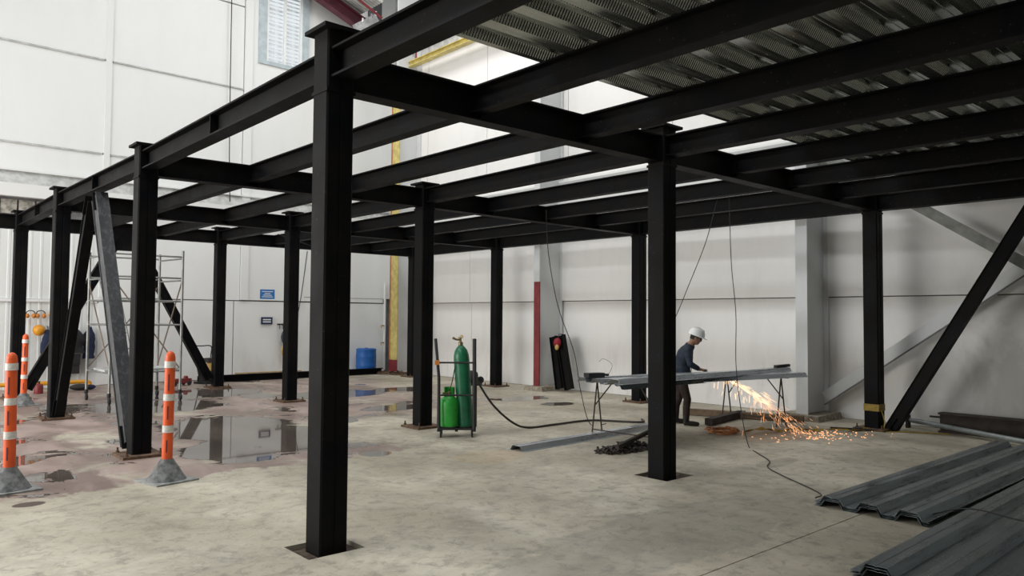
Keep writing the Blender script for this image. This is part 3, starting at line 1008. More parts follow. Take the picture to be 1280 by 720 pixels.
MB().tube([(.1, 0, .03), (.22, .02, .025)], .016, 8).build('clamp_screw', M['black'], t, True)
o = MB().bar((8.02, 1.02, .905), (8.50, 1.06, .905), .05, .04).build('steel_bar', M['i_rust'])
tag(o, 'dark steel bar resting on the right end of the table sheets', 'bar')
# sheet lying on the floor under the left end of the table
o = obj_of('profiled_sheet', sheet_mesh(2.9, M['sheet_lite'], crop=.32), None, (3.62, 1.84, .004), (0, 0, R(3.5)))
tag(o, 'narrow bent sheet strip lying on the floor left of the table', 'metal sheet')
o = MB().bar((4.35, 1.02, .09), (5.75, 1.45, .16), .045, .045).build('timber_baton', M['i_rust'])
tag(o, 'dark brown baton lying across the heap of metal scrap', 'timber')
sc = MB()
rs = random.Random(3)
for i in range(260):
    r_ = rs.random() ** .6
    a_ = rs.uniform(0, 6.283)
    c_ = Vector((4.72 + r_ * .50 * math.cos(a_), 1.18 + r_ * .22 * math.sin(a_), .012 + .10 * (1 - r_) * rs.random()))
    d_ = Vector((rs.uniform(-1, 1), rs.uniform(-1, 1), rs.uniform(-.4, .4))).normalized() * rs.uniform(.02, .06)
    sc.bar(c_ - d_, c_ + d_, .025, .012)
o = stuff(sc.build('scrap_heap', M['hose']))
tag(o, 'heap of black metal offcuts on the floor behind the middle right column', 'scrap')
o = MB().bar((8.15, 2.70, .06), (8.75, 0.95, .06), .10, .10).build('floor_beam', M['timber'])
tag(o, 'long brown timber lying on the floor behind the worker toward the footing', 'timber')
o = MB().bar((7.30, 1.72, .06), (8.62, 1.95, .06), .12, .10).build('floor_beam', M['i_rust'])
tag(o, 'short black beam lying on the floor by the boots of the worker', 'beam')

# coil of orange cable and caution tape on the floor under the sparks
pts = []
rs = random.Random(11)
for i in range(70):
    a_ = i * .55
    pts.append((6.85 + .22 * math.cos(a_) + rs.uniform(-.06, .06), 1.18 + .16 * math.sin(a_) + rs.uniform(-.05, .05), .015 + .05 * rs.random()))
o = MB().tube(smooth_path(pts, 4), .010, 6).build('cable_coil', M['orange_rust'], None, True)
tag(o, 'tangled rust orange cable coil on the floor below the sparks', 'cable')
tp = MB()
pts = smooth_path([(7.05, 1.0, .02), (7.3, .82, .06), (7.55, .72, .02), (7.75, .55, .05), (8.0, .45, .02), (8.2, .20, .04), (8.5, .02, .02), (8.8, -.1, .03)], 8)
for i in range(len(pts) - 1):
    tp.bar(pts[i], pts[i + 1] + (pts[i + 1] - pts[i]) * .1, .05 + .02 * math.sin(i), .004, (0, math.sin(i * .7) * .8, 1))
o = tp.build('caution_tape', M['caution'])
tag(o, 'crumpled yellow caution tape trailing on the floor toward the far right column', 'tape')
o = MB().tube(smooth_path([(8.9, -.16, .34), (8.82, -.25, .15), (8.78, -.28, .012), (8.95, -.5, .012), (9.2, -1.0, .012)], 6), .008, 6).build('tape_tail', M['caution'])
tag(o, 'twisted yellow tape tail hanging at the foot of the far right column', 'tape')
t = thing('clamp_bar', 'black flat clamp bar lying on the floor left of the taped column', 'bar', (8.55, .12, 0), R(-60))
MB().box(-.28, .28, -.03, .03, 0.0, .035).build('bar_body', M['black'], t)
MB().box(.05, .15, -.05, .05, .0, .05).build('bar_jaw', M['black'], t)

for i, (x, y, r_) in enumerate(((-.17, -.13, .022), (-.145, -.185, .018), (-.20, -.05, .016))):
    o = MB().ball((x, y, -.036 + r_ * .5), r_, r_ * .8, r_ * .6, 8).build('rubble_stone', M['dark'])
    tag(o, ('larger dark stone in the pit at the left foot of the nearest column', 'dark stone at the very corner of the pit by the nearest column', 'smallest dark stone in the pit, left of the nearest column')[i], 'stone')

# sparks
rs = random.Random(5)
src = Vector((7.15, 1.30, .74))
hot, dim = MB(), MB()
for i in range(260):
    tgt = Vector((7.46 + rs.gauss(.20, .22), .38 + rs.gauss(0, .18), 0))
    if rs.random() < .55:
        tgt = Vector((7.60 + rs.gauss(0, .09), .36 + rs.gauss(0, .07), 0))
    f = rs.random() ** .75
    p = src.lerp(tgt, f)
    p.z = src.z * (1 - f ** 1.25) + rs.uniform(-.03, .03)
    p.z = max(p.z, .012)
    d = (tgt - src)
    d.z = -src.z * (0.6 + f)
    d.normalize()
    if rs.random() < .22:
        d = Vector((rs.uniform(-.2, .2), rs.uniform(-.2, .2), -1)).normalized()
        p += Vector((rs.uniform(-.35, .1), rs.uniform(0, .2), 0))
    ln = rs.uniform(.03, .11) * (1.2 - .5 * f)
    q = p + d * ln
    q.z = max(q.z, .008)
    (hot if f < .5 else dim).bar(p, q, rs.uniform(.0012, .0026), rs.uniform(.0012, .0026))
for i in range(110):
    x = 7.75 + rs.gauss(0, .42)
    y = .12 + rs.gauss(0, .20) - (x - 7.75) * .25
    a_ = rs.uniform(0, 3.14)
    l_ = rs.uniform(.01, .04)
    dim.bar((x, y, .006), (x + math.cos(a_) * l_, y + math.sin(a_) * l_, .008), .005, .004)
t = thing('spark_shower', 'shower of orange sparks spraying under the table to the floor', 'sparks', (7.4, .5, 0))
for m_, mt_ in ((hot, M['spark']), (dim, M['spark_dim'])):
    o = stuff(m_.build('spark_streaks', mt_, t))
    o.location = (-7.4, -.5, 0)

# long beam and pipe by the right wall
t = thing('wall_beam', 'rusty black I beam lying on the floor along the right wall', 'beam', (9.45, -.78, 0), R(-90))
MB().box(0, 5.0, -.09, .09, .26, .285).build('top_flange', M['i_rust'], t)
MB().box(0, 5.0, -.01, .01, .025, .26).build('web', M['i_rust'], t)
MB().box(0, 5.0, -.09, .09, .0, .025).build('bottom_flange', M['i_rust'], t)
MB().tube([(-.14, 0, .21), (.02, 0, .21)], .014, 8).build('pin', M['i_rust'], t, True)
t = thing('grey_pipe', 'grey pipe with an end flange lying on the floor before the rusty beam', 'pipe')
MB().tube([(9.52, -.33, .12), (8.70, -2.3, .06), (8.1, -3.8, .045)], .035, 12).build('pipe_run', M['pipe_grey'], t, True)
MB().box(9.47, 9.57, -.33, -.29, .0, .19).build('end_flange', M['i_rust'], t)


# ------------------------------------------------------------------ hanging and loose cables
def cable(label, pts, r=.006, name='hanging_cable', n=8, group=None):
    o = MB().tube(smooth_path(pts, n), r, 6).build(name, M['black'], None, True)
    return tag(o, label, 'cable', group)


cable('thin black cable hanging right of the worker and trailing across the floor',
      [(6.62, .92, 3.30), (6.60, .88, 2.4), (6.58, .80, 1.7), (6.45, .72, 1.0), (6.25, .52, .4), (6.05, .30, .02), (5.75, .02, .012), (5.35, -.38, .012), (5.0, -.56, .012), (4.7, -.90, .012), (4.24, -1.51, .012), (3.95, -1.62, .03)])
cable('thin black cable swinging down behind the middle right column',
      [(6.52, 1.05, 3.28), (6.44, 1.18, 2.7), (6.35, 1.40, 2.1), (6.25, 1.58, 1.6), (6.1, 1.75, 1.15), (6.0, 1.8, .9)])
cable('thin black cable hanging beside the leaning black beams',
      [(5.5, 3.42, 3.28), (5.52, 3.38, 2.6), (5.65, 3.30, 1.8), (5.85, 3.15, 1.1), (5.9, 3.05, .5), (5.95, 2.9, .02), (6.2, 2.8, .012)])
cable('thin black cable running down the white panels high on the left wall', [(4.80, 14.3, 12.0), (4.79, 14.3, 9.7), (4.80, 14.3, 7.4), (4.82, 14.3, 5.5), (4.88, 14.3, 4.0)], .012)
cable('thin cable slanting down the left wall behind the nearest column', [(7.05, 14.364, 3.4), (6.95, 14.364, 2.6), (6.85, 14.372, 1.9), (6.72, 14.39, 1.3)], .01)
cable('cable hanging in a loop under the rear beams', [(3.96, 9.5, 3.25), (4.2, 8.9, 3.05), (4.6, 8.75, 2.95), (5.2, 8.75, 3.22)], .008)
cable('thin wire loop rising from the left end of the table sheets', [(5.25, 1.95, .83), (5.32, 1.93, .98), (5.28, 2.05, 1.06), (5.22, 2.08, 1.02)], .0025)
cable('thin black wire lying across the corner stack of sheets', [(4.05, -2.50, .03), (4.1, -2.80, .135), (4.0, -3.2, .135), (3.95, -3.7, .14), (3.9, -4.2, .012)], .006, 'loose_cable')

# ------------------------------------------------------------------ scaffold tower
t = thing('scaffold_tower', 'aluminium scaffold tower on castors with an inner ladder', 'scaffold')
P = {'ln': (1.12, 10.14), 'lf': (1.0, 11.24), 'rn': (2.36, 10.17), 'rf': (2.25, 11.19)}
tops = {'ln': 2.80, 'lf': 2.80, 'rn': 2.85, 'rf': 2.83}
for k, (x, y) in P.items():
    MB().tube([(x, y, .14), (x, y, tops[k])], .024, 10).build('standard', M['alu'], t, True)
    cs = MB().lathe([(.035, .20), (.035, .13), (.02, .12)], 10, (x, y, 0)).build('castor', M['black'], t, True)
    MB().lathe([(.03, -.018), (.065, -.016), (.065, .016), (.03, .018)], 14, mat=Matrix.Translation((x, y - .03, .065)) @ Matrix.Rotation(R(90), 4, 'Y')).build('castor_wheel', M['black'], cs, True)


def horiz(a, b, z, r=.016):
    MB().tube([(*P[a], z), (*P[b], z)], r, 8).build('ledger', M['alu'], t, True)


for z in (2.73, 2.32, 1.43, .56):
    horiz('ln', 'rn', z)
    horiz('lf', 'rf', z)
for z in (2.70, 2.28, 1.88, 1.43, .56):
    horiz('rn', 'rf', z)
    horiz('ln', 'lf', z)
horiz('lf', 'rf', 1.88)
horiz('ln', 'rn', 1.88)
for a, za, b, zb in (('ln', 2.3, 'rn', .58), ('lf', .6, 'rf', 2.2), ('rn', 2.3, 'rf', .6), ('ln', .6, 'lf', 2.2)):
    MB().tube([(*P[a], za), (*P[b], zb)], .013, 8).build('diagonal', M['brown_tube'], t, True)
for s in (0, 1):
    MB().tube([(1.28 + s * .30, 10.25, .55), (1.10 + s * .30, 10.95, 2.3)], .016, 8).build('ladder_rail', M['alu'], t, True)
for i in range(6):
    f = (i + .5) / 6
    x, y, z = 1.28 - .18 * f, 10.25 + .7 * f, .55 + 1.75 * f
    MB().tube([(x, y, z), (x + .30, y, z)], .012, 8).build('ladder_rung', M['alu'], t, True)
MB().box(1.08, 2.36, 10.3, 11.1, .575, .61).build('deck_board', M['trim_grey_or_shade'], t)

# ------------------------------------------------------------------ things along the left wall
t = thing('blue_drum', 'blue plastic drum standing against the left wall near the corner', 'drum', (8.72, 13.98, .0))
MB().lathe([(.26, .0), (.285, .02), (.285, .05), (.275, .07), (.285, .20), (.29, .22), (.285, .24), (.285, .46), (.29, .48), (.285, .5), (.278, .64), (.285, .66), (.285, .69), (.26, .70)], 28).build('drum_body', M['blue'], t, True)
MB().lathe([(.25, .70), (.25, .712), (.04, .712), (.04, .73)], 24).build('drum_lid', M['blue'], t, True)
t = thing('floor_channel', 'long black steel channel lying along the foot of the left wall', 'beam')
for nm, b in (('web', (3.9, 9.0, 13.60, 13.62, 0.0, .17)), ('top_flange', (3.9, 9.0, 13.52, 13.62, .15, .17)), ('bottom_flange', (3.9, 9.0, 13.52, 13.62, 0, .02))):
    MB().box(*b).build(nm, M['steel'], t)
o = MB().box(4.9, 6.6, 13.66, 13.86, .0, .19).build('plank', M['wood'])
tag(o, 'tan plank lying behind the black channel under the blue signs', 'plank')
t = thing('wall_sign', 'bright blue rectangular sign, upper of two on the left wall', 'sign', (5.93, 14.36, 2.02))
MB().box(-.20, .20, 0, .02, .04, .29).build('sign_board', M['sign_blue'], t)
MB().box(-.20, .20, 0, .02, 0, .04).build('sign_edge', M['sign_ink'], t)
for z, hw in ((.235, .15), (.185, .08), (.14, .12), (.095, .15)):
    MB().box(-hw, hw, -.004, .002, z - .009, z + .009).build('sign_line', M['sign_ink'], t)
t = thing('wall_sign', 'small dark navy sign below the bright blue one', 'sign', (5.93, 14.36, 1.39))
MB().box(-.155, .155, 0, .02, 0, .19).build('sign_board', M['sign_navy'], t)
for z, hw in ((.125, .11), (.065, .11)):
    MB().box(-hw, hw, -.004, .002, z - .016, z + .016).build('sign_line', M['sign_ink'], t)
# tool board left, earmuffs, helmet, coat
for i, x in enumerate((.57, .76)):
    t = thing('ear_muffs', ('pair of orange ear muffs, left one on the wall hook', 'pair of orange ear muffs, second from the left on the wall hook')[i], 'ear muffs', (x, 14.30, 1.56), 0, 'ear muffs on the wall')
    pts = [(.085 * math.cos(a), 0, .06 + .075 * math.sin(a)) for a in [R(k) for k in range(0, 181, 20)]]
    MB().tube(pts, .011, 6).build('head_band', M['black'], t, True)
    for s in (-1, 1):
        MB().ball((s * .06, -.01, .02), .045, .05, .055, 10).build('ear_cup', M['muff'], t, True)
t = thing('ear_muffs', 'small yellow ear muffs, rightmost on the wall hook beside the column', 'ear muffs', (.95, 14.30, 1.58), 0, 'ear muffs on the wall')
MB().ball((0, 0, .03), .05, .05, .045, 10).build('ear_cup', M['helmet_y'], t, True)
MB().ball((.06, 0, .05), .03, .04, .035, 10).build('ear_cup', M['helmet_y'], t, True)
MB().tube([(.0, .02, .05), (.03, .02, .09), (.06, .02, .06)], .008, 6).build('head_band', M['black'], t, True)
t = thing('yellow_helmet', 'yellow safety helmet hanging on the left wall', 'helmet', (.74, 14.26, 1.19))
t.scale = (.74, .74, .74)
MB().lathe([(.145, .0), (.14, .06), (.115, .12), (.07, .155), (.01, .165)], 20, mat=Matrix.Translation((0, .08, .1)) @ Matrix.Rotation(R(80), 4, 'X')).build('helmet_shell', M['helmet_y'], t, True)
MB().lathe([(.165, .0), (.165, .012), (.14, .014)], 20, mat=Matrix.Translation((0, .08, .1)) @ Matrix.Rotation(R(80), 4, 'X')).build('helmet_brim', M['helmet_y'], t, True)


def cloth(name, label, loc, w_, h_, mat, seed, cat, parts=()):
    t = thing(name, label, cat, loc)
    rs = random.Random(seed)
    n, m = 12, 8
    mb = MB()
    vs = []
    for i in range(m + 1):
        z = -h_ * i / m
        prof = (.35 + .65 * min(1, i / 2)) * (1 - .12 * math.sin(i * 1.3))
        for k in range(n):
            a = 2 * math.pi * k / n
            r_ = 1 + rs.uniform(-.16, .16)
            vs.append((w_ / 2 * prof * math.cos(a) * r_, .07 * math.sin(a) * r_ * prof, z))
    fs = [(i * n + k, i * n + (k + 1) % n, (i + 1) * n + (k + 1) % n, (i + 1) * n + k) for i in range(m) for k in range(n)]
    fs += [tuple(range(n))[::-1], tuple(m * n + k for k in range(n))]
    mb.add(vs, fs).build('cloth_body', mat, t, True)
    MB().tube([(0, 0, -.02), (0, .02, .07), (0, .08, .07)], .008, 6).build('hook', M['black'], t, True)
    return t


cloth('work_coat', 'dark navy work coat hanging on the left wall beside the yellow helmet', (.90, 14.27, 1.28), .24, .80, M['cloth_navy'], 2, 'coat')
t = cloth('backpack', 'black bag with grey straps hanging behind the dark front brace', (1.40, 14.22, 1.30), .40, .55, M['black'], 3, 'bag')
MB().ball((-.13, -.08, -.12), .07, .04, .10, 10).build('badge_pocket', M['gold'], t, True)
cloth('grey_coat', 'dark jacket hanging on the left wall right of the black bag', (1.72, 14.29, 1.34), .24, .72, M['cloth_navy'], 5, 'coat')
t = thing('tool_satchel', 'black satchel hanging low on the left wall under the bag', 'bag', (1.30, 14.25, .30))
MB().box(-.22, .22, -.06, .08, 0, .42).build('satchel_body', M['black'], t)
MB().box(-.23, .23, -.08, -.055, .20, .44).build('satchel_flap', M['black'], t)
t = thing('work_clothes', 'blue grey gloves and tan tool belt hanging left of the rear column', 'clothes', (6.42, 14.28, 1.05))
MB().ball((0, 0, 0), .13, .08, .20, 12).build('glove_bunch', M['cloth_grey'], t, True)
for s in range(3):
    MB().tube(smooth_path([(-.03 + s * .05, -.02, -.15), (-.10 + s * .06, -.03, -.38), (.02 + s * .04, -.02, -.62 - s * .06)], 5), .03, 8).build('belt_strap', M['gold'] if s != 1 else M['maroon'], t, True)
MB().box(-.20, .16, .06, .09, .32, .36).build('hook_rail', M['black'], t)
for s in range(4):
    MB().tube([(-.16 + s * .09, .05, .34), (-.16 + s * .09, .0, .26), (-.16 + s * .09, .03, .22)], .009, 6).build('hook', M['black'], t)
# compactor behind the column
t = thing('plate_compactor', 'black and brass plate compactor with looped handle behind the braced column', 'machine', (4.12, 13.45, 0), R(20))
MB().box(-.28, .28, -.2, .2, 0.0, .05).build('plate', M['black'], t)
MB().box(-.18, .18, -.15, .15, .05, .30).build('engine', M['dark'], t)
MB().lathe([(.08, 0), (.09, .03), (.09, .18), (.06, .2)], 16, (0, -.02, .30)).build('motor_housing', M['gold'], t, True)
MB().box(-.12, .12, -.1, .12, .50, .60).build('fuel_tank', M['dark'], t)
MB().tube(smooth_path([(-.2, .1, .1), (-.24, .2, .6), (-.30, .25, .86), (.0, .27, .88), (.25, .25, .86), (.2, .2, .6), (.18, .1, .1)], 5), .014, 8).build('handle', M['black'], t, True)
t = thing('floor_jack', 'small red trolley jack by the scaffold wheels', 'jack', (3.35, 13.2, 0), R(15))
MB().box(-.25, .25, -.10, .10, .06, .16).build('jack_frame', M['red'], t)
MB().tube([(-.2, 0, .14), (-.42, 0, .46)], .014, 8).build('jack_handle', M['black'], t, True)
MB().lathe([(.05, .16), (.05, .2), (.03, .22)], 12, (.16, 0, 0)).build('jack_saddle', M['red'], t, True)
for x in (-.18, .18):
    for y in (-.11, .11):
        MB().lathe([(.05, -.02), (.06, 0), (.05, .02)], 12, mat=Matrix.Translation((x, y, .06)) @ Matrix.Rotation(R(90), 4, 'X')).build('jack_wheel', M['black'], t, True)
t = thing('hydrant_body', 'red pump on the floor seen through the scaffold', 'pump', (2.50, 13.6, 0))
MB().lathe([(.10, 0), (.10, .03), (.07, .05), (.07, .25), (.05, .28), (.05, .42), (.02, .45)], 14).build('pump_barrel', M['red'], t, True)
MB().box(-.30, .30, -.10, .10, .0, .14).build('pump_base', M['maroon'], t)
MB().box(.05, .28, -.08, .08, .14, .30).build('pump_motor', M['red'], t)
o = MB().tube(smooth_path([(-2.6, 13.9, .14), (-.5, 13.9, .14), (1.2, 13.9, .14), (1.62, 13.9, .13), (1.66, 13.9, .04)], 6), .045, 10).build('yellow_pipe', M['helmet_y'], None, True)
tag(o, 'yellow gas pipe running low along the foot of the left wall', 'pipe')
t = thing('tool_pile', 'dark cloth bundle on the floor under the yellow pipe', 'bundle', (1.35, 13.35, 0))
MB().ball((0, 0, .07), .2, .13, .07, 12).build('bundle_body', M['dark'], t, True)
MB().ball((.2, .02, .06), .12, .1, .055, 10).build('bundle_end', M['cloth_navy'], t, True)
t = thing('red_can', 'small red can on the floor beside the far left column', 'can', (.55, 13.1, 0))
MB().lathe([(.08, 0), (.085, .02), (.085, .16), (.06, .19), (.025, .2), (.025, .23)], 14).build('can_body', M['red'], t, True)
MB().lathe([(.03, .23), (.03, .25)], 10).build('can_cap', M['black'], t)
t = thing('white_riser', 'white water pipe with brass taps left of the yellow corner column', 'pipe', (9.52, 14.30, 0))
MB().tube([(0, 0, .05), (0, 0, 2.6)], .035, 10).build('pipe_run', M['trim'], t, True)
for z in (1.35, .85):
    MB().tube([(0, 0, z), (-.14, -.05, z), (-.14, -.05, z - .08)], .022, 8).build('tap', M['brass'], t, True)
jk = MB()
rs = random.Random(21)
for i in range(46):
    c_ = Vector((rs.uniform(8.8, 9.6), rs.uniform(12.6, 13.6), rs.uniform(.02, .10)))
    d_ = Vector((rs.uniform(-1, 1), rs.uniform(-1, 1), rs.uniform(-.1, .1))).normalized() * rs.uniform(.05, .28)
    c_.z = max(c_.z, .03)
    jk.tube([c_ - d_, c_ + d_], .012, 5)
o = stuff(jk.build('scrap_rods', M['rust']))
tag(o, 'litter of rusty rods on the floor at the foot of the yellow column', 'scrap')
t = thing('floor_pump', 'grey black pump unit on the floor right of the gas cart', 'machine', (8.75, 9.25, 0), R(-30))
MB().box(-.24, .24, -.16, .16, 0.0, .05).build('pump_base', M['black'], t)
MB().lathe([(.13, -.2), (.15, -.18), (.15, .15), (.10, .2)], 16, mat=Matrix.Translation((-.05, 0, .20)) @ Matrix.Rotation(R(90), 4, 'Y')).build('pump_motor', M['dark'], t, True)
MB().lathe([(.08, 0), (.08, .16), (.05, .2)], 14, (-.12, 0, .32)).build('pump_head', M['rubber'], t, True)
MB().lathe([(.07, -.02), (.09, 0), (.07, .02)], 14, mat=Matrix.Translation((.22, 0, .12)) @ Matrix.Rotation(R(90), 4, 'X')).build('pump_wheel', M['black'], t, True)


# leaning black beams with a red bag, by the red hall column
def lean_beam(label, y0, y1, x0, x1, H, wd, dp):
    t = thing('leaning_beam', label, 'beam', (0, 0, 0), 0, 'black beams leaning on the right wall')
    a, b = Vector((x0, y0, .07)), Vector((x1, y1, H))
    d = (b - a).normalized()
    s = Vector((0, 1, 0)) - d * d.y
    s.normalize()
    n = s.cross(d)
    if n.x > 0:
        n = -n
    MB().bar(a, b, wd, .014, n).build('web', M['steel'], t)
    for q in (-1, 1):
        MB().bar(a + s * q * wd / 2, b + s * q * wd / 2, .014, dp, n).build('flange', M['steel'], t)
    return t


lean_beam('left of the two black beams leaning on the red hall column', 6.80, 7.10, 9.26, 9.36, 1.20, .17, .10)
lean_beam('right of the two leaning black beams, with a red bag at its top', 6.53, 6.88, 9.28, 9.36, 1.23, .18, .12)
t = thing('red_bag', 'red bag with tan glove hung on the top of the leaning black beams', 'bag', (9.24, 6.86, 1.00))
t.scale = (.85, .85, .85)
MB().ball((0, 0, .08), .10, .11, .13, 12).build('bag_body', M['red_bag'], t, True)
MB().ball((-.08, -.06, -.03), .05, .06, .075, 10).build('glove', M['gold'], t, True)
MB().tube([(.03, 0, .18), (.08, .02, .3), (.2, .02, .3)], .012, 6).build('bag_strap', M['dark'], t, True)


# ------------------------------------------------------------------ the welder
def skin_chain(bm, lay, pts, first=None):
    prev = first
    vs = []
    for co, r in pts:
        v = bm.verts.new(co)
        rr = r if isinstance(r, tuple) else (r, r)
        v[lay].radius = rr
        if prev:
            bm.edges.new((prev, v))
        prev = v
        vs.append(v)
    return vs


def make_person():
    t = thing('person', 'worker in white helmet and navy jacket bent over the table cutting sheet', 'person', (7.13, 2.04, 0), R(-50))
    t.scale = (.97, .97, .97)
    # local frame: +x facing, +y left, z up; closed overlapping volumes fused by a voxel remesh into one body
    mb = MB()

    def loft(rings, n=18):
        vs, fs = [], []
        for c, rx, ry, tilt in rings:
            m_ = Matrix.Rotation(R(tilt), 4, 'Y')
            for k in range(n):
                a = 2 * math.pi * k / n
                vs.append(Vector(c) + m_ @ Vector((rx * math.cos(a), ry * math.sin(a), 0)))
        for q in range(len(rings) - 1):
            for k in range(n):
                fs.append((q * n + k, q * n + (k + 1) % n, (q + 1) * n + (k + 1) % n, (q + 1) * n + k))
        fs += [tuple(range(n))[::-1], tuple((len(rings) - 1) * n + k for k in range(n))]
        mb.add(vs, fs)

    def limb(pts):
        p_, r_ = [Vector(q[0]) for q in pts], [q[1] for q in pts]
        mb.tube(p_, r_, 14)
        for q, r in zip(p_, r_):
            mb.ball(q, r * .99, n=14)

    loft([((-.055, 0, .74), .10, .145, 0), ((-.055, 0, .79), .125, .165, 2), ((-.05, 0, .86), .125, .158, 6), ((-.035, 0, .93), .118, .148, 12), ((-.01, 0, 1.03), .125, .162, 18),
          ((.02, 0, 1.12), .125, .175, 22), ((.05, 0, 1.18), .105, .165, 26), ((.078, 0, 1.225), .075, .115, 28), ((.092, 0, 1.245), .06, .07, 28)])
    limb([((.08, 0, 1.22), .058), ((.115, 0, 1.28), .050), ((.15, 0, 1.34), .052)])
    for s in (-1, 1):
        fx = .04 if s < 0 else -.10
        limb([((-.05, s * .085, .76), .092), ((-.03 + fx * .3, s * .10, .60), .078), ((fx * .8 + .01, s * .115, .41), .060)])
        limb([((fx * .8 + .01, s * .115, .41), .060), ((fx - .015, s * .12, .28), .058), ((fx - .02, s * .125, .10), .050)])
        limb([((fx - .02, s * .125, .11), .046), ((fx - .03, s * .125, .045), .042), ((fx + .06, s * .137, .040), .040), ((fx + .15, s * .145, .034), .034)])
        limb([((.045, s * .165, 1.165), .068), ((.05, s * .205, 1.08), .057), ((.075, s * .22, .965), .050)])
        limb([((.075, s * .22, .965), .050), ((.165, s * .155, .915), .044), ((.205, s * .118, .892), .038)])
        limb([((.195, s * .122, .896), .029), ((.240, s * .085, .875), .026)])
        hx, hy, hz = .240, s * .085, .875
        for w_ in (-.02, 0, .02):
            limb([((hx, hy + w_ * .7, hz), .018), ((hx + .04, hy + w_ - s * .012, hz - .006), .017), ((hx + .075, hy + w_ * 1.2 - s * .018, hz - .012), .014)])
    # head, tilted down toward the work
    hm = Matrix.Translation((.185, 0, 1.375)) @ Matrix.Rotation(R(24), 4, 'Y')
    mb.ball(hm.translation, .092, .074, .112, 20, hm.to_3x3().to_4x4())
    def hp(x, y, z):
        return hm @ Vector((x, y, z))
    h3 = hm.to_3x3().to_4x4()
    mb.ball(hp(.035, 0, -.062), .052, .05, .05, 12, h3)          # jaw and chin
    mb.ball(hp(.092, 0, -.012), .018, .013, .026, 10, h3)        # nose
    mb.ball(hp(.080, 0, .03), .02, .05, .012, 10, h3)            # brow
    mb.ball(hp(.076, 0, -.052), .014, .024, .007, 10, h3)        # upper lip
    mb.ball(hp(.074, 0, -.066), .013, .021, .008, 10, h3)        # lower lip
    for s in (-1, 1):
        mb.ball(hp(-.005, s * .075, -.008), .022, .010, .032, 10, h3)   # ears
    # fingers: four curled around the tool plus a thumb on each hand
    for s in (-1, 1):
        hx, hy, hz = .240, s * .085, .875
        for k in range(4):
            ln = (.9, 1.0, .96, .78)[k]
            y = hy - s * .022 + s * (.026 - .0175 * k)
            b0 = Vector((hx + .075, y, hz - .010))
            mb.tube([b0 - Vector((.03, 0, 0)), b0, b0 + Vector((.030 * ln, -s * .004, -.008)), b0 + Vector((.042 * ln, -s * .010, -.030 * ln)), b0 + Vector((.030 * ln, -s * .012, -.050 * ln))], [.0092, .0095, .009, .0085, .007], 8)
        b0 = Vector((hx + .03, hy - s * .03, hz - .012))
        mb.tube([b0, b0 + Vector((.02, -s * .022, -.012)), b0 + Vector((.045, -s * .030, -.028)), b0 + Vector((.06, -s * .028, -.042))], [.012, .0105, .0095, .008], 8)
    # jacket hem and collar thickening
    mb.lathe([(.158, -.03), (.170, 0), (.165, .09), (.150, .12)], 24, mat=Matrix.Translation((-.045, 0, .80)) @ Matrix.Diagonal((.88, 1.05, 1, 1)))
    mb.lathe([(.085, -.02), (.078, .02), (.066, .045), (.056, .05)], 20, mat=Matrix.Translation((.088, 0, 1.235)) @ Matrix.Rotation(R(28), 4, 'Y'))
    me = mb.mesh('body_raw', M['skin'])
    o = bpy.data.objects.new('body_raw', me)
    COL.objects.link(o)
    rm = o.modifiers.new('remesh', 'REMESH')
    rm.mode = 'VOXEL'
    rm.voxel_size = .0075
    sm = o.modifiers.new('smooth', 'SMOOTH')
    sm.factor = .5
    sm.iterations = 2
    dg = bpy.context.evaluated_depsgraph_get()
    m1 = bpy.data.meshes.new_from_object(o.evaluated_get(dg))
    bpy.data.objects.remove(o)
    m1.name = 'body'
    m1.materials.clear()
    for k in ('skin', 'jacket', 'trousers', 'boot', 'hair'):
        m1.materials.append(M[k])
    hinv = hm.inverted()
    for p in m1.polygons:
        p.use_smooth = True
        c = p.center
        if c.z < .16:
            i = 3
        elif c.z < .775:
            i = 2
        elif c.x > .222 and c.z < 1.0:
            i = 0
        else:
            i = 1
            q = hinv @ c
            # above the collar plane
            if (c - Vector((.10, 0, 1.262))).dot(Vector((.45, 0, .9))) > 0:
                i = 0
                if q.x < -.02 and q.z > -.05 and abs(q.y) < .08:
                    i = 4
        p.material_index = i
    body = obj_of('body', m1, t)
    # helmet: shell, ridge, brim
    hh = hm @ Matrix.Translation((-.006, 0, .028)) @ Matrix.Rotation(R(-4), 4, 'Y')
    sh = MB().lathe([(.122, 0), (.121, .03), (.108, .075), (.078, .108), (.04, .122), (.004, .126)], 26, mat=hh @ Matrix.Diagonal((1.08, .93, 1, 1))).build('helmet', M['hat'], t, True)
    MB().lathe([(.118, -.004), (.148, -.010), (.150, -.004), (.120, .006)], 26, mat=hh @ Matrix.Translation((.02, 0, 0)) @ Matrix.Diagonal((1.08, .9, 1, 1))).build('helmet_brim', M['hat'], sh, True)
    MB().tube([hh @ Vector(q) for q in ((.118, 0, .045), (.085, 0, .108), (0, 0, .130), (-.085, 0, .108), (-.118, 0, .045))], .012, 8).build('helmet_ridge', M['hat'], sh, True)
    # goggles with lenses and strap
    gg = MB()
    for s in (-1, 1):
        gg.ball(hp(.076, s * .034, .008), .018, .031, .022, 12, h3)
    gg.tube([hp(.086, -.03, .010), hp(.096, 0, .012), hp(.086, .03, .010)], .007, 6)
    gg.tube([hp(.06, -.062, .010), hp(.0, -.080, .012), hp(-.05, -.07, .014), hp(-.09, 0, .015), hp(-.05, .07, .014), hp(.0, .080, .012), hp(.06, .062, .010)], .007, 6)
    gg.build('goggles', M['glass_dark'], t, True)
    # jacket details
    MB().tube([(.13, .002, 1.18), (.135, .002, 1.05), (.118, .002, .92), (.105, .002, .80)], .006, 6).build('jacket_zip', M['black'], t, True)
    return t


make_person()
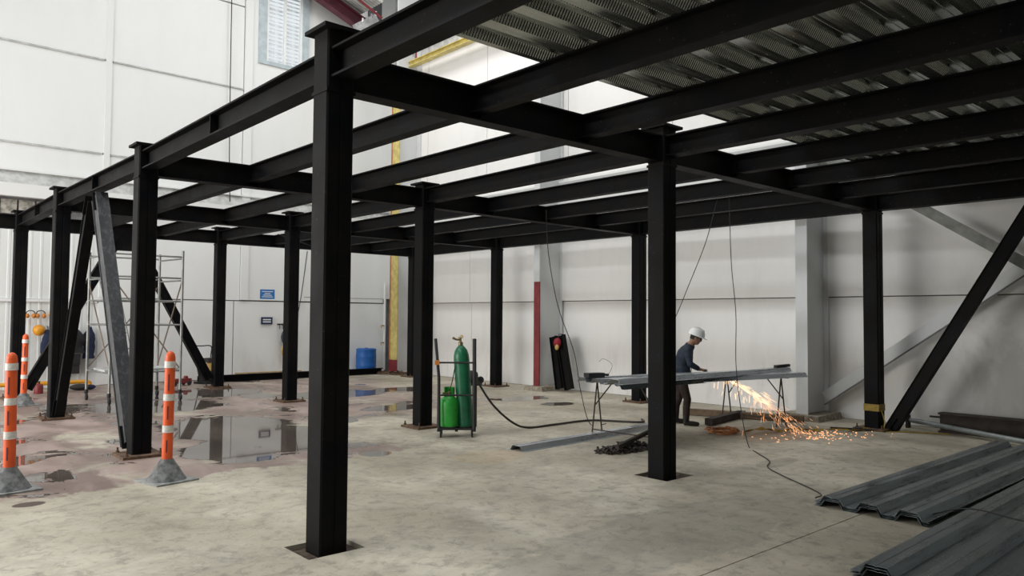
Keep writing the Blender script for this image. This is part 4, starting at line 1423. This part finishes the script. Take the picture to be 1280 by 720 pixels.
# angle grinder in the hands
t = thing('angle_grinder', 'small angle grinder held in the hands of the worker', 'tool', (7.13, 2.04, 0.012), R(-50))
t.scale = (.97, .97, .97)
MB().lathe([(.020, -.11), (.024, -.10), (.024, .05), (.030, .07), (.028, .11)], 14, mat=Matrix.Translation((.325, 0, .838)) @ Matrix.Rotation(R(90), 4, 'X')).build('grinder_body', M['dark'], t, True)
MB().lathe([(.015, 0), (.055, .002), (.055, .005), (.015, .008)], 20, mat=Matrix.Translation((.34, -.11, .825)) @ Matrix.Rotation(R(80), 4, 'Y')).build('grinder_disc', M['rubber'], t, True)
print('objects', len(bpy.data.objects))
